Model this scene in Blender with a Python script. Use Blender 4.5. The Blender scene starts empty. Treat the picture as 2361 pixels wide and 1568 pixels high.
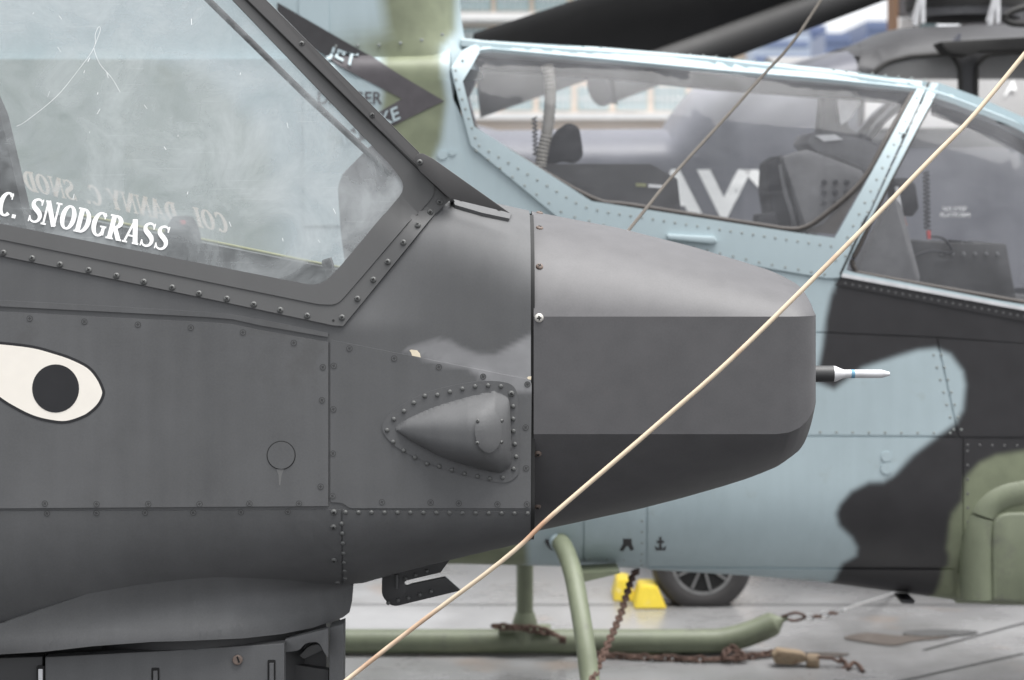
import bpy, bmesh, math, random
from mathutils import Vector, Matrix
random.seed(7)
R = math.radians
# ------------------------------------------------------------------ camera, sky, sun, exposure
F, CX, YH, CAMH = 4200.0, 1180.5, 450.0, 1.75      # focal length / optical centre in photo units, eye height in m
sc = bpy.context.scene
cam_d = bpy.data.cameras.new("camera"); cam = bpy.data.objects.new("camera", cam_d)
sc.collection.objects.link(cam); sc.camera = cam
cam.location = (0, 0, CAMH); cam.rotation_euler = (R(90), 0, 0)
cam_d.sensor_width = 36; cam_d.lens = 36 * F / 2361; cam_d.shift_y = -(784 - YH) / 2361
cam_d.clip_start = 0.05; cam_d.clip_end = 5000
cam_d.dof.use_dof = True; cam_d.dof.focus_distance = 3.52; cam_d.dof.aperture_fstop = 4.2
w = bpy.data.worlds.new("World"); sc.world = w; w.use_nodes = True
nt = w.node_tree; bg = nt.nodes['Background']
sky = nt.nodes.new('ShaderNodeTexSky'); sky.sky_type = 'NISHITA'; sky.sun_disc = False
SUN_EL, SUN_AZ = R(77), R(115)
sky.sun_elevation = SUN_EL; sky.sun_rotation = SUN_AZ; sky.dust_density = 6; sky.air_density = 1.0; sky.ozone_density = 1.0
hs = nt.nodes.new('ShaderNodeHueSaturation'); hs.inputs['Saturation'].default_value = 0.12
nt.links.new(sky.outputs[0], hs.inputs['Color'])
cloud = nt.nodes.new('ShaderNodeMix'); cloud.data_type = 'RGBA'; cloud.inputs[0].default_value = 0.85      # closed, even cloud cover
nt.links.new(hs.outputs[0], cloud.inputs[6]); cloud.inputs[7].default_value = (3.0, 3.07, 3.2, 1); nt.links.new(cloud.outputs[2], bg.inputs['Color'])
bg.inputs['Strength'].default_value = 0.10
sd = bpy.data.lights.new("sun", 'SUN'); sun = bpy.data.objects.new("sun", sd); sc.collection.objects.link(sun)
sd.energy = 1.5; sd.angle = R(50); sd.color = (1, 0.985, 0.965)
sv = Vector((math.sin(SUN_AZ) * math.cos(SUN_EL), math.cos(SUN_AZ) * math.cos(SUN_EL), math.sin(SUN_EL)))
sun.rotation_euler = sv.to_track_quat('Z', 'Y').to_euler()
sc.view_settings.view_transform = 'Standard'; sc.view_settings.look = 'None'
sc.view_settings.exposure = 2.0; sc.view_settings.gamma = 1
sc.cycles.use_denoising = True
sc.cycles.max_bounces = 8; sc.cycles.transparent_max_bounces = 24

# ------------------------------------------------------------------ materials
def _bsdf(name):
    m = bpy.data.materials.new(name); m.use_nodes = True
    return m, m.node_tree, m.node_tree.nodes['Principled BSDF']
def _n(nt, t, **k):
    n = nt.nodes.new(t)
    for a, b in k.items(): setattr(n, a, b)
    return n
def paint(name, col, rough=0.5, var=0.10, scale=6.0, metallic=0.0, bump=0.0, spec=0.5, streak=True, grime=None):
    """Weathered paint: mottled colour, vertical streaks, fine speckle."""
    m, nt, b = _bsdf(name); L = nt.links
    tc = _n(nt, 'ShaderNodeTexCoord')
    n1 = _n(nt, 'ShaderNodeTexNoise'); n1.inputs['Scale'].default_value = scale; n1.inputs['Detail'].default_value = 6; n1.inputs['Roughness'].default_value = 0.6
    mp = _n(nt, 'ShaderNodeMapping'); mp.inputs['Scale'].default_value = (30, 30, 2.2) if streak else (25, 25, 25)
    n2 = _n(nt, 'ShaderNodeTexNoise'); n2.inputs['Scale'].default_value = 1.0; n2.inputs['Detail'].default_value = 3
    n3 = _n(nt, 'ShaderNodeTexNoise'); n3.inputs['Scale'].default_value = 260; n3.inputs['Detail'].default_value = 2
    L.new(tc.outputs['Object'], n1.inputs['Vector']); L.new(tc.outputs['Object'], mp.inputs['Vector']); L.new(mp.outputs[0], n2.inputs['Vector']); L.new(tc.outputs['Object'], n3.inputs['Vector'])
    a1 = _n(nt, 'ShaderNodeMath', operation='MULTIPLY_ADD'); a1.inputs[1].default_value = 0.55
    a2 = _n(nt, 'ShaderNodeMath', operation='MULTIPLY_ADD'); a2.inputs[1].default_value = 0.25
    a3 = _n(nt, 'ShaderNodeMath', operation='MULTIPLY'); a3.inputs[1].default_value = 0.2
    L.new(n3.outputs[0], a3.inputs[0]); L.new(n2.outputs[0], a2.inputs[0]); L.new(a3.outputs[0], a2.inputs[2]); L.new(n1.outputs[0], a1.inputs[0]); L.new(a2.outputs[0], a1.inputs[2])
    mr = _n(nt, 'ShaderNodeMapRange'); mr.inputs['From Min'].default_value = 0.3; mr.inputs['From Max'].default_value = 0.7
    mr.inputs['To Min'].default_value = 1 - var; mr.inputs['To Max'].default_value = 1 + var
    L.new(a1.outputs[0], mr.inputs['Value'])
    mx = _n(nt, 'ShaderNodeMix', data_type='RGBA', blend_type='MULTIPLY'); mx.inputs[0].default_value = 1
    mx.inputs[6].default_value = (*col, 1)
    cr = _n(nt, 'ShaderNodeCombineColor'); 
    for i in range(3): L.new(mr.outputs[0], cr.inputs[i])
    L.new(cr.outputs[0], mx.inputs[7]); out = mx.outputs[2]
    if grime:
        g = _n(nt, 'ShaderNodeTexNoise'); g.inputs['Scale'].default_value = grime[1]; g.inputs['Detail'].default_value = 8; g.inputs['Roughness'].default_value = .7
        L.new(tc.outputs['Object'], g.inputs['Vector'])
        gr = _n(nt, 'ShaderNodeMapRange'); gr.inputs['From Min'].default_value = grime[2]; gr.inputs['From Max'].default_value = grime[3]
        L.new(g.outputs[0], gr.inputs['Value'])
        m2 = _n(nt, 'ShaderNodeMix', data_type='RGBA'); L.new(gr.outputs[0], m2.inputs[0]); L.new(out, m2.inputs[6]); m2.inputs[7].default_value = (*grime[0], 1); out = m2.outputs[2]
    L.new(out, b.inputs['Base Color'])
    rr = _n(nt, 'ShaderNodeMapRange'); rr.inputs['To Min'].default_value = rough - .08; rr.inputs['To Max'].default_value = rough + .1
    L.new(n1.outputs[0], rr.inputs['Value']); L.new(rr.outputs[0], b.inputs['Roughness'])
    b.inputs['Metallic'].default_value = metallic; b.inputs['Specular IOR Level'].default_value = spec
    if bump:
        bp = _n(nt, 'ShaderNodeBump'); bp.inputs['Strength'].default_value = bump; bp.inputs['Distance'].default_value = 0.004
        nb = _n(nt, 'ShaderNodeTexNoise'); nb.inputs['Scale'].default_value = 9; nb.inputs['Detail'].default_value = 2
        L.new(tc.outputs['Object'], nb.inputs['Vector']); L.new(nb.outputs[0], bp.inputs['Height']); L.new(bp.outputs[0], b.inputs['Normal'])
    m['mix_out'] = 0
    return m
def tint_by_attr(m, layers):
    """layers: [(attribute channel name, colour)] mixed over the paint's base colour, for sprayed areas with their own shape."""
    nt = m.node_tree; b = nt.nodes['Principled BSDF']; L = nt.links
    src = b.inputs['Base Color'].links[0].from_socket
    base = None
    for nm, col in layers:
        at = _n(nt, 'ShaderNodeAttribute'); at.attribute_name = nm
        mx = _n(nt, 'ShaderNodeMix', data_type='RGBA'); L.new(at.outputs['Fac'], mx.inputs[0]); L.new(src, mx.inputs[6])
        vv = _n(nt, 'ShaderNodeTexNoise'); vv.inputs['Scale'].default_value = 14; vv.inputs['Detail'].default_value = 5
        tc = _n(nt, 'ShaderNodeTexCoord'); L.new(tc.outputs['Object'], vv.inputs['Vector'])
        rp = _n(nt, 'ShaderNodeValToRGB'); rp.color_ramp.elements[0].position = .3; rp.color_ramp.elements[1].position = .7
        rp.color_ramp.elements[0].color = (*[c * .85 for c in col], 1); rp.color_ramp.elements[1].color = (*[c * 1.15 for c in col], 1)
        L.new(vv.outputs[0], rp.inputs[0]); L.new(rp.outputs[0], mx.inputs[7]); src = mx.outputs[2]
    L.new(src, b.inputs['Base Color'])
def glass(name, haze=0.3, hazecol=(.75, .8, .8), var=0.25, scale=5, rough=0.03, scratch=True, tint=(1, 1, 1), spec=.3, hvar=None):
    """Weathered acrylic: clear pane + milky crazed film that scatters light + sharp sky reflection."""
    m = bpy.data.materials.new(name); m.use_nodes = True; nt = m.node_tree; nt.nodes.clear(); L = nt.links
    o = _n(nt, 'ShaderNodeOutputMaterial'); tr = _n(nt, 'ShaderNodeBsdfTransparent'); tr.inputs[0].default_value = (*tint, 1)
    df = _n(nt, 'ShaderNodeBsdfDiffuse'); df.inputs[0].default_value = (*hazecol, 1)
    tl = _n(nt, 'ShaderNodeBsdfTranslucent'); tl.inputs[0].default_value = (*hazecol, 1)
    md = _n(nt, 'ShaderNodeMixShader'); md.inputs[0].default_value = .35; L.new(df.outputs[0], md.inputs[1]); L.new(tl.outputs[0], md.inputs[2])
    tc = _n(nt, 'ShaderNodeTexCoord'); n1 = _n(nt, 'ShaderNodeTexNoise'); n1.inputs['Scale'].default_value = scale; n1.inputs['Detail'].default_value = 7; n1.inputs['Roughness'].default_value = .62; n1.inputs['Distortion'].default_value = .6
    L.new(tc.outputs['Object'], n1.inputs['Vector'])
    mr = _n(nt, 'ShaderNodeMapRange'); mr.inputs['From Min'].default_value = .3; mr.inputs['From Max'].default_value = .7
    mr.inputs['To Min'].default_value = max(0, haze - var); mr.inputs['To Max'].default_value = haze + var
    L.new(n1.outputs[0], mr.inputs['Value']); fac = mr.outputs[0]
    if scratch:
        mp = _n(nt, 'ShaderNodeMapping'); mp.inputs['Scale'].default_value = (3, 3, 70); mp.inputs['Rotation'].default_value = (0, R(20), 0)
        n2 = _n(nt, 'ShaderNodeTexNoise'); n2.inputs['Scale'].default_value = 3; n2.inputs['Detail'].default_value = 4
        L.new(tc.outputs['Object'], mp.inputs[0]); L.new(mp.outputs[0], n2.inputs['Vector'])
        r2 = _n(nt, 'ShaderNodeMapRange'); r2.inputs['From Min'].default_value = .62; r2.inputs['From Max'].default_value = .75; r2.inputs['To Max'].default_value = .10
        L.new(n2.outputs[0], r2.inputs['Value'])
        ad = _n(nt, 'ShaderNodeMath', operation='ADD', use_clamp=True); L.new(fac, ad.inputs[0]); L.new(r2.outputs[0], ad.inputs[1]); fac = ad.outputs[0]
    m1 = _n(nt, 'ShaderNodeMixShader'); L.new(fac, m1.inputs[0]); L.new(tr.outputs[0], m1.inputs[1]); L.new(md.outputs[0], m1.inputs[2])
    gl = _n(nt, 'ShaderNodeBsdfGlossy'); gl.inputs['Roughness'].default_value = rough
    fr = _n(nt, 'ShaderNodeFresnel'); geo = _n(nt, 'ShaderNodeNewGeometry')
    ior = _n(nt, 'ShaderNodeMath', operation='MULTIPLY_ADD'); ior.inputs[1].default_value = 1 / 1.49 - 1.49; ior.inputs[2].default_value = 1.49      # a thin sheet reflects alike from both sides
    L.new(geo.outputs['Backfacing'], ior.inputs[0]); L.new(ior.outputs[0], fr.inputs[0])
    fm = _n(nt, 'ShaderNodeMath', operation='MULTIPLY', use_clamp=True); fm.inputs[1].default_value = spec; L.new(fr.outputs[0], fm.inputs[0])
    m2 = _n(nt, 'ShaderNodeMixShader'); L.new(fm.outputs[0], m2.inputs[0]); L.new(m1.outputs[0], m2.inputs[1]); L.new(gl.outputs[0], m2.inputs[2])
    L.new(m2.outputs[0], o.inputs[0]); return m
def plain(name, col, rough=0.6, metallic=0.0, spec=.5, var=1.0):
    m, nt, b = _bsdf(name)
    n = _n(nt, 'ShaderNodeTexNoise'); n.inputs['Scale'].default_value = 30; n.inputs['Detail'].default_value = 4
    tc = _n(nt, 'ShaderNodeTexCoord'); nt.links.new(tc.outputs['Object'], n.inputs['Vector'])
    rp = _n(nt, 'ShaderNodeValToRGB'); rp.color_ramp.elements[0].position = .3; rp.color_ramp.elements[1].position = .7
    rp.color_ramp.elements[0].color = (*[c * (1 - .12 * var) for c in col], 1); rp.color_ramp.elements[1].color = (*[min(1, c * (1 + .1 * var)) for c in col], 1)
    nt.links.new(n.outputs[0], rp.inputs[0]); nt.links.new(rp.outputs[0], b.inputs['Base Color'])
    b.inputs['Roughness'].default_value = rough; b.inputs['Metallic'].default_value = metallic; b.inputs['Specular IOR Level'].default_value = spec
    return m
M = {}
GREY = (.105, .106, .108)
M['grey'] = paint('grey_matt_paint', GREY, .62, .2, 4, bump=.35, spec=.3, grime=((.075, .073, .07), 3.5, .58, .85))
M['grey_patch'] = paint('grey_matt_paint_repaired', GREY, .62, .16, 5, bump=.25, spec=.3); tint_by_attr(M['grey_patch'], [('patch', (.235, .235, .24))])
M['grey_cone'] = paint('grey_nose_paint', (.094, .092, .095), .52, .22, 2.6, bump=.25, spec=.4, streak=False)
M['grey_frame'] = paint('grey_frame_paint', (.070, .070, .070), .5, .08, 8)
M['grey_dark'] = paint('dark_grey_paint', (.040, .040, .041), .5, .1, 8)
M['seam'] = plain('seam_sealant', (.02, .02, .02), .8)
M['screw'] = plain('painted_screw', (.10, .102, .10), .45)
M['rust_screw'] = plain('rusty_screw', (.16, .12, .10), .6)
M['bare_screw'] = plain('bare_steel_screw', (.62, .60, .56), .4, .3)
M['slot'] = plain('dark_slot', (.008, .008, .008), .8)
M['ringslot'] = plain('dark_flush_screw_ring', (.050, .050, .050), .8)  # darker tone for the rings and crosses of flush screws
M['white'] = plain('white_lettering', (.85, .85, .84), .6)
M['navywhite'] = plain('fresh_white_lettering', (.96, .96, .95), .6, var=.2)
M['offwhite'] = plain('cream_paint', (.86, .81, .73), .55, var=.2)
M['beige'] = plain('back_of_lettering', (.55, .52, .47), .7)
M['black'] = plain('black_paint', (.016, .016, .018), .45)
M['rubber'] = plain('black_rubber', (.02, .019, .018), .7)
M['seal'] = plain('brown_black_seal', (.045, .038, .034), .6)
M['canopy'] = glass('hazy_canopy_acrylic', .33, (.60, .635, .645), .28, 7.5, .04)
M['canopy_far'] = glass('hazy_far_canopy_acrylic', .14, (.68, .72, .72), .09, 6, .06)
M['clear'] = glass('clear_canopy_acrylic', .09, (.74, .75, .79), .045, 5, .03)
M['clear_far'] = glass('clear_far_canopy_acrylic', .07, (.74, .75, .79), .03, 5, .05)
M['pane'] = glass('cabin_window_acrylic', .26, (.6, .6, .6), .05, 5, .05, scratch=False)
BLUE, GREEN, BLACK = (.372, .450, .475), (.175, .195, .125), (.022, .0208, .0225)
M['camo'] = paint('pale_blue_grey_paint', BLUE, .5, .11, 3, bump=.15, grime=((.30, .34, .33), 5, .58, .8))
tint_by_attr(M['camo'], [('camo_black', BLACK), ('camo_green', GREEN)])
M['blue'] = paint('pale_blue_frame_paint', BLUE, .5, .05, 5)
M['green'] = paint('olive_green_paint', (.150, .168, .112), .5, .2, 9, grime=((.10, .10, .085), 7, .55, .75))
M['blackpaint'] = paint('camouflage_black_paint', BLACK, .5, .1, 5)
M['rivet_blue'] = plain('stained_rivet', (.24, .26, .25), .6)
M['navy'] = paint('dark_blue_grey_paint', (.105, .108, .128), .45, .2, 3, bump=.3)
M['navy_mid'] = paint('mid_grey_paint', (.055, .055, .058), .5, .15, 3, bump=.3, spec=.25)
M['blade'] = paint('black_blade_paint', (.012, .0115, .0115), .65, .3, 7)
M['cream'] = paint('cream_facade', (.78, .64, .52), .8, .06, .4)
M['ledge'] = paint('white_ledge', (.87, .86, .84), .8, .05, .4)
M['teal'] = plain('teal_window_glass', (.30, .42, .44), .15)
M['tower_blue'] = paint('blue_tower_facade', (.16, .20, .32), .4, .15, .02)
M['tower_pale'] = paint('pale_tower_facade', (.42, .47, .56), .5, .1, .02)
M['tower_glass'] = plain('tower_window_glass', (.10, .13, .22), .2)
M['deckmat'] = None
M['tyre'] = paint('tyre_rubber', (.045, .042, .042), .75, .2, 20, streak=False)
M['rim'] = paint('wheel_rim_grey', (.2, .2, .2), .5, .15, 12)
M['yellow'] = paint('yellow_chock_paint', (.72, .55, .05), .5, .15, 12, grime=((.75, .70, .55), 14, .6, .75))
M['rust'] = paint('rusty_steel', (.085, .05, .038), .85, .5, 60, streak=False)
M['tanrust'] = paint('tan_rusted_paint', (.24, .18, .12), .8, .3, 30, streak=False, grime=((.10, .045, .02), 30, .55, .65))
M['steel'] = plain('bright_steel', (.6, .6, .6), .35, .6)
M['alu'] = plain('silver_paint', (.62, .62, .63), .35, .15)
M['wire'] = plain('dark_cord', (.10, .088, .075), .8)
M['cushion'] = plain('dark_seat_cloth', (.022, .022, .026), .9)
M['interior'] = plain('interior_dark_grey', (.04, .04, .042), .8)
M['intgrey'] = plain('interior_mid_grey', (.13, .13, .135), .7)
M['hose'] = plain('ribbed_hose', (.20, .19, .17), .7)
M['orange'] = plain('orange_fitting', (.35, .12, .06), .6)
M['red'] = plain('red_fitting', (.45, .04, .04), .5)
M['yellowgreen'] = plain('yellow_green_seal', (.24, .25, .12), .8)
M['arrow'] = plain('faded_black_arrow', (.075, .068, .074), .6)
M['arrow_dark'] = plain('black_arrow', (.035, .033, .035), .6)
M['arrowtext'] = plain('pale_stencil', (.42, .50, .53), .6)
M['hull'] = paint('weathered_grey_hull', (.22, .217, .215), .6, .08, 1.0)
M['greywall'] = paint('dark_grey_superstructure', (.085, .08, .085), .6, .08, .6)
M['brown'] = paint('rust_brown_post', (.20, .11, .06), .8, .2, 2)

# rope with strands
def rope_mat():
    m, nt, b = _bsdf('beige_rope'); tc = _n(nt, 'ShaderNodeTexCoord'); n = _n(nt, 'ShaderNodeTexNoise'); n.inputs['Scale'].default_value = 9; n.inputs['Detail'].default_value = 5
    nt.links.new(tc.outputs['Object'], n.inputs['Vector']); rp = _n(nt, 'ShaderNodeValToRGB'); e = rp.color_ramp.elements
    e[0].position = .33; e[0].color = (.42, .26, .17, 1); e[1].position = .5; e[1].color = (.60, .49, .36, 1)
    nt.links.new(n.outputs[0], rp.inputs[0]); nt.links.new(rp.outputs[0], b.inputs['Base Color']); b.inputs['Roughness'].default_value = .85
    return m
M['rope'] = rope_mat()
def vinyl():
    m = bpy.data.materials.new('thin_vinyl_lettering'); m.use_nodes = True; nt = m.node_tree; nt.nodes.clear(); o = _n(nt, 'ShaderNodeOutputMaterial')
    n = _n(nt, 'ShaderNodeTexNoise'); n.inputs['Scale'].default_value = 40; rp = _n(nt, 'ShaderNodeValToRGB'); rp.color_ramp.elements[0].color = (.88, .83, .76, 1); rp.color_ramp.elements[1].color = (.93, .88, .82, 1); nt.links.new(n.outputs[0], rp.inputs[0])
    a = _n(nt, 'ShaderNodeBsdfDiffuse'); b = _n(nt, 'ShaderNodeBsdfTranslucent'); x = _n(nt, 'ShaderNodeMixShader'); x.inputs[0].default_value = .4
    for s_ in (a, b): nt.links.new(rp.outputs[0], s_.inputs[0])
    nt.links.new(a.outputs[0], x.inputs[1]); nt.links.new(b.outputs[0], x.inputs[2]); nt.links.new(x.outputs[0], o.inputs[0]); return m
M['vinyl'] = vinyl()
def deck_mat():
    m, nt, b = _bsdf('wet_nonskid_deck'); L = nt.links; tc = _n(nt, 'ShaderNodeTexCoord')
    n1 = _n(nt, 'ShaderNodeTexNoise'); n1.inputs['Scale'].default_value = .9; n1.inputs['Detail'].default_value = 9; n1.inputs['Roughness'].default_value = .62
    n2 = _n(nt, 'ShaderNodeTexNoise'); n2.inputs['Scale'].default_value = 2.3; n2.inputs['Detail'].default_value = 6
    n3 = _n(nt, 'ShaderNodeTexNoise'); n3.inputs['Scale'].default_value = 120; n3.inputs['Detail'].default_value = 3
    for n in (n1, n2, n3): L.new(tc.outputs['Object'], n.inputs['Vector'])
    r1 = _n(nt, 'ShaderNodeValToRGB'); e = r1.color_ramp.elements; e[0].position = .33; e[0].color = (.165, .163, .162, 1); e[1].position = .66; e[1].color = (.32, .32, .325, 1)
    L.new(n1.outputs[0], r1.inputs[0])
    rs = _n(nt, 'ShaderNodeMapRange'); rs.inputs['From Min'].default_value = .60; rs.inputs['From Max'].default_value = .70; rs.inputs['To Max'].default_value = .55; L.new(n2.outputs[0], rs.inputs['Value'])
    mx = _n(nt, 'ShaderNodeMix', data_type='RGBA'); L.new(rs.outputs[0], mx.inputs[0]); L.new(r1.outputs[0], mx.inputs[6]); mx.inputs[7].default_value = (.27, .21, .17, 1)
    sp = _n(nt, 'ShaderNodeMix', data_type='RGBA', blend_type='MULTIPLY'); sp.inputs[0].default_value = .5; L.new(mx.outputs[2], sp.inputs[6]); L.new(n3.outputs['Color'], sp.inputs[7])
    gm = _n(nt, 'ShaderNodeGamma'); gm.inputs[1].default_value = 1.0; L.new(mx.outputs[2], gm.inputs[0]); L.new(gm.outputs[0], b.inputs['Base Color'])
    rr = _n(nt, 'ShaderNodeMapRange'); rr.inputs['From Min'].default_value = .42; rr.inputs['From Max'].default_value = .6; rr.inputs['To Min'].default_value = .18; rr.inputs['To Max'].default_value = .42
    L.new(n1.outputs[0], rr.inputs['Value']); L.new(rr.outputs[0], b.inputs['Roughness']); b.inputs['Coat Weight'].default_value = .35; b.inputs['Coat Roughness'].default_value = .18
    bp = _n(nt, 'ShaderNodeBump'); bp.inputs['Strength'].default_value = .25; bp.inputs['Distance'].default_value = .003; L.new(n3.outputs[0], bp.inputs['Height']); L.new(bp.outputs[0], b.inputs['Normal'])
    return m
M['deckmat'] = deck_mat()

# ------------------------------------------------------------------ helpers
def link(name, me, mat, parent=None, smooth=30):
    o = bpy.data.objects.new(name, me); sc.collection.objects.link(o)
    for mm in (mat if isinstance(mat, (list, tuple)) else [mat]):
        me.materials.append(M[mm] if isinstance(mm, str) else mm)
    if smooth:
        for p in me.polygons: p.use_smooth = True
        me.set_sharp_from_angle(angle=R(smooth))
    o.parent = parent
    return o
def from_bm(name, bm, mat, parent=None, smooth=30, recalc=True):
    if recalc: bmesh.ops.recalc_face_normals(bm, faces=bm.faces)
    me = bpy.data.meshes.new(name); bm.to_mesh(me); bm.free()
    return link(name, me, mat, parent, smooth)
def thing(name, label, cat, group=None, loc=(0, 0, 0)):
    o = bpy.data.objects.new(name, None); sc.collection.objects.link(o); o.empty_display_size = .1
    o['label'] = label; o['category'] = cat
    if group: o['group'] = group
    return o
def tag(o, label, cat, group=None):
    o['label'] = label; o['category'] = cat
    if group: o['group'] = group
    return o
def structure(o): o['kind'] = 'structure'; return o
def interp(tab, x):
    if x <= tab[0][0]: return tab[0][1]
    for (a, b), (c, d) in zip(tab, tab[1:]):
        if x <= c: return b + (d - b) * (x - a) / (c - a)
    return tab[-1][1]
def P(px, py, d): return Vector(((px - CX) / F * d, d, CAMH - (py - YH) / F * d))
def ground_d(py): return F * CAMH / (py - YH)
def smooth_path(pts, n=6, closed=False):
    out = []; L = len(pts); rng = range(L) if closed else range(L - 1)
    for i in rng:
        p0 = Vector(pts[(i - 1) % L] if closed or i > 0 else pts[i]); p1 = Vector(pts[i]); p2 = Vector(pts[(i + 1) % L]); p3 = Vector(pts[(i + 2) % L] if closed or i + 2 < L else pts[(i + 1) % L])
        for k in range(n):
            t = k / n
            out.append(0.5 * ((2 * p1) + (p2 - p0) * t + (2 * p0 - 5 * p1 + 4 * p2 - p3) * t * t + (3 * p1 - p0 - 3 * p2 + p3) * t ** 3))
    if not closed: out.append(Vector(pts[-1]))
    return out
def round_poly(pts, rad, n=4):
    """Round the corners of a 2-D polygon; a point may carry its own radius as third value."""
    out = []; L = len(pts)
    for i in range(L):
        p = Vector(pts[i][:2]); a = Vector(pts[i - 1][:2]); b = Vector(pts[(i + 1) % L][:2]); r = pts[i][2] if len(pts[i]) > 2 else rad
        da, db = (a - p), (b - p); r2 = min(r, da.length * .45, db.length * .45)
        if r2 < .5: out.append(p); continue
        s, e = p + da.normalized() * r2, p + db.normalized() * r2
        for k in range(n + 1):
            t = k / n; out.append((1 - t) ** 2 * s + 2 * t * (1 - t) * p + t * t * e)
    return [tuple(q) for q in out]
def ellipse(cx, cy, rx, ry, n=28, rot=0): return [(cx + rx * math.cos(2 * math.pi * k / n), cy + ry * math.sin(2 * math.pi * k / n)) for k in range(n)]
def densify(pts, step):
    out = []
    for i, p in enumerate(pts):
        q = pts[(i + 1) % len(pts)]; L = math.hypot(q[0] - p[0], q[1] - p[1]); k = max(1, int(L / step))
        for j in range(k): out.append((p[0] + (q[0] - p[0]) * j / k, p[1] + (q[1] - p[1]) * j / k))
    return out
class Side:
    """One flank of a fuselage: (u, v) are photo units laid on the plane at distance d0, inset() says how far the skin lies behind that plane."""
    def __init__(s, d0, W, inset): s.d0, s.W, s.f = d0, W, inset; s.s = d0 / F; s.yc = d0 + W
    def uv(s, px, py):
        u, v = px, py
        for _ in range(8):
            d = s.d0 + s.f(u, v); k = d / s.d0; u = CX + (px - CX) * k; v = YH + (py - YH) * k
        return u, v
    def raw(s, u, v): return Vector(((u - CX) * s.s, s.d0 + s.f(u, v), CAMH - (v - YH) * s.s))
    def normal(s, u, v, e=2.0):
        a = s.raw(u + e, v) - s.raw(u - e, v); b = s.raw(u, v + e) - s.raw(u, v - e); n = b.cross(a)
        n.normalize(); return n if n.y < 0 else -n
    def pt(s, u, v, off=0.0, mirror=False):
        p = s.raw(u, v)
        if off: p = p + s.normal(u, v) * off
        if mirror: p.y = 2 * s.yc - p.y
        return p
    def px(s, px, py, off=0.0, mirror=False): return s.pt(*s.uv(px, py), off, mirror)
def panel(side, pts, name, mat, parent, off=.003, thick=.004, res=24, holes=(), in_uv=False, mirror=False, attrs=None, height=None, smooth=30):
    """A skin panel of real thickness lying on a flank, cut to an outline given in photo units."""
    conv = (lambda p: p) if in_uv else (lambda p: side.uv(*p[:2]))
    bm = bmesh.new()
    for loop in [pts] + list(holes):
        vs = [bm.verts.new((*conv(p), 0)) for p in densify([q[:2] for q in loop], res * 1.0)]
        for i in range(len(vs)): bm.edges.new((vs[i], vs[(i + 1) % len(vs)]))
    bmesh.ops.triangle_fill(bm, use_beauty=True, edges=bm.edges[:])
    us = [v.co.x for v in bm.verts]; ws = [v.co.y for v in bm.verts]
    for lo, hi, ax in ((min(us), max(us), 0), (min(ws), max(ws), 1)):
        k = math.floor(lo / res) + 1
        while k * res < hi:
            co = Vector((k * res + .013, 0, 0)) if ax == 0 else Vector((0, k * res + .013, 0)); no = Vector((1, 0, 0)) if ax == 0 else Vector((0, 1, 0))
            bmesh.ops.bisect_plane(bm, geom=bm.verts[:] + bm.edges[:] + bm.faces[:], plane_co=co, plane_no=no, dist=.002); k += 1
    lay = [bm.verts.layers.float.new(a) for a, _ in (attrs or [])]
    rim = [e for e in bm.edges if e.is_boundary]
    ret = bmesh.ops.extrude_edge_only(bm, edges=rim)
    newv = {v for v in ret['geom'] if isinstance(v, bmesh.types.BMVert)}
    for v in bm.verts:
        u, q = v.co.x, v.co.y
        for l, (a, fn) in zip(lay, attrs or []): v[l] = fn(u, q)
        h = 0 if height is None else height(u, q)
        v.co = side.pt(u, q, (off + h) if v not in newv else off - thick, mirror)
    return from_bm(name, bm, mat, parent, smooth)
def tube(path, rad, name, mat, parent=None, seg=8, caps=True, radii=None):
    path = [Vector(p) for p in path]; bm = bmesh.new(); rings = []
    up = Vector((0, 0, 1))
    for i, p in enumerate(path):
        t = (path[min(i + 1, len(path) - 1)] - path[max(i - 1, 0)]).normalized()
        a = t.cross(up if abs(t.z) < .95 else Vector((1, 0, 0))).normalized(); b = t.cross(a).normalized()
        r = radii[i] if radii else rad
        rings.append([bm.verts.new(p + a * r * math.cos(2 * math.pi * k / seg) + b * r * math.sin(2 * math.pi * k / seg)) for k in range(seg)])
    for A, B in zip(rings, rings[1:]):
        for k in range(seg): bm.faces.new((A[k], A[(k + 1) % seg], B[(k + 1) % seg], B[k]))
    if caps: bm.faces.new(rings[0]); bm.faces.new(rings[-1])
    return from_bm(name, bm, mat, parent, 50)
def rope(path, r, pitch, name, mat):
    """Three laid strands twisted round each other."""
    path = [Vector(q) for q in path]; dense = [path[0]]
    for a, b in zip(path, path[1:]):
        n = max(1, int((b - a).length / (pitch / 7)))
        for k in range(1, n + 1): dense.append(a.lerp(b, k / n))
    bm = bmesh.new(); s_ = 0.0; prev = None; rings = [[], [], []]
    for i, q in enumerate(dense):
        t = (dense[min(i + 1, len(dense) - 1)] - dense[max(i - 1, 0)]).normalized(); a = t.cross(Vector((0, 1, 0))).normalized(); b = t.cross(a)
        if prev is not None: s_ += (q - prev).length
        prev = q
        for j in range(3):
            th = 2 * math.pi * (s_ / pitch + j / 3); c = q + (a * math.cos(th) + b * math.sin(th)) * r * .5
            rings[j].append([bm.verts.new(c + (a * math.cos(m * math.pi / 3) + b * math.sin(m * math.pi / 3)) * r * .56) for m in range(6)])
    for rs in rings:
        for A, B in zip(rs, rs[1:]):
            for m in range(6): bm.faces.new((A[m], A[(m + 1) % 6], B[(m + 1) % 6], B[m]))
    return from_bm(name, bm, mat, None, 60)
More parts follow.
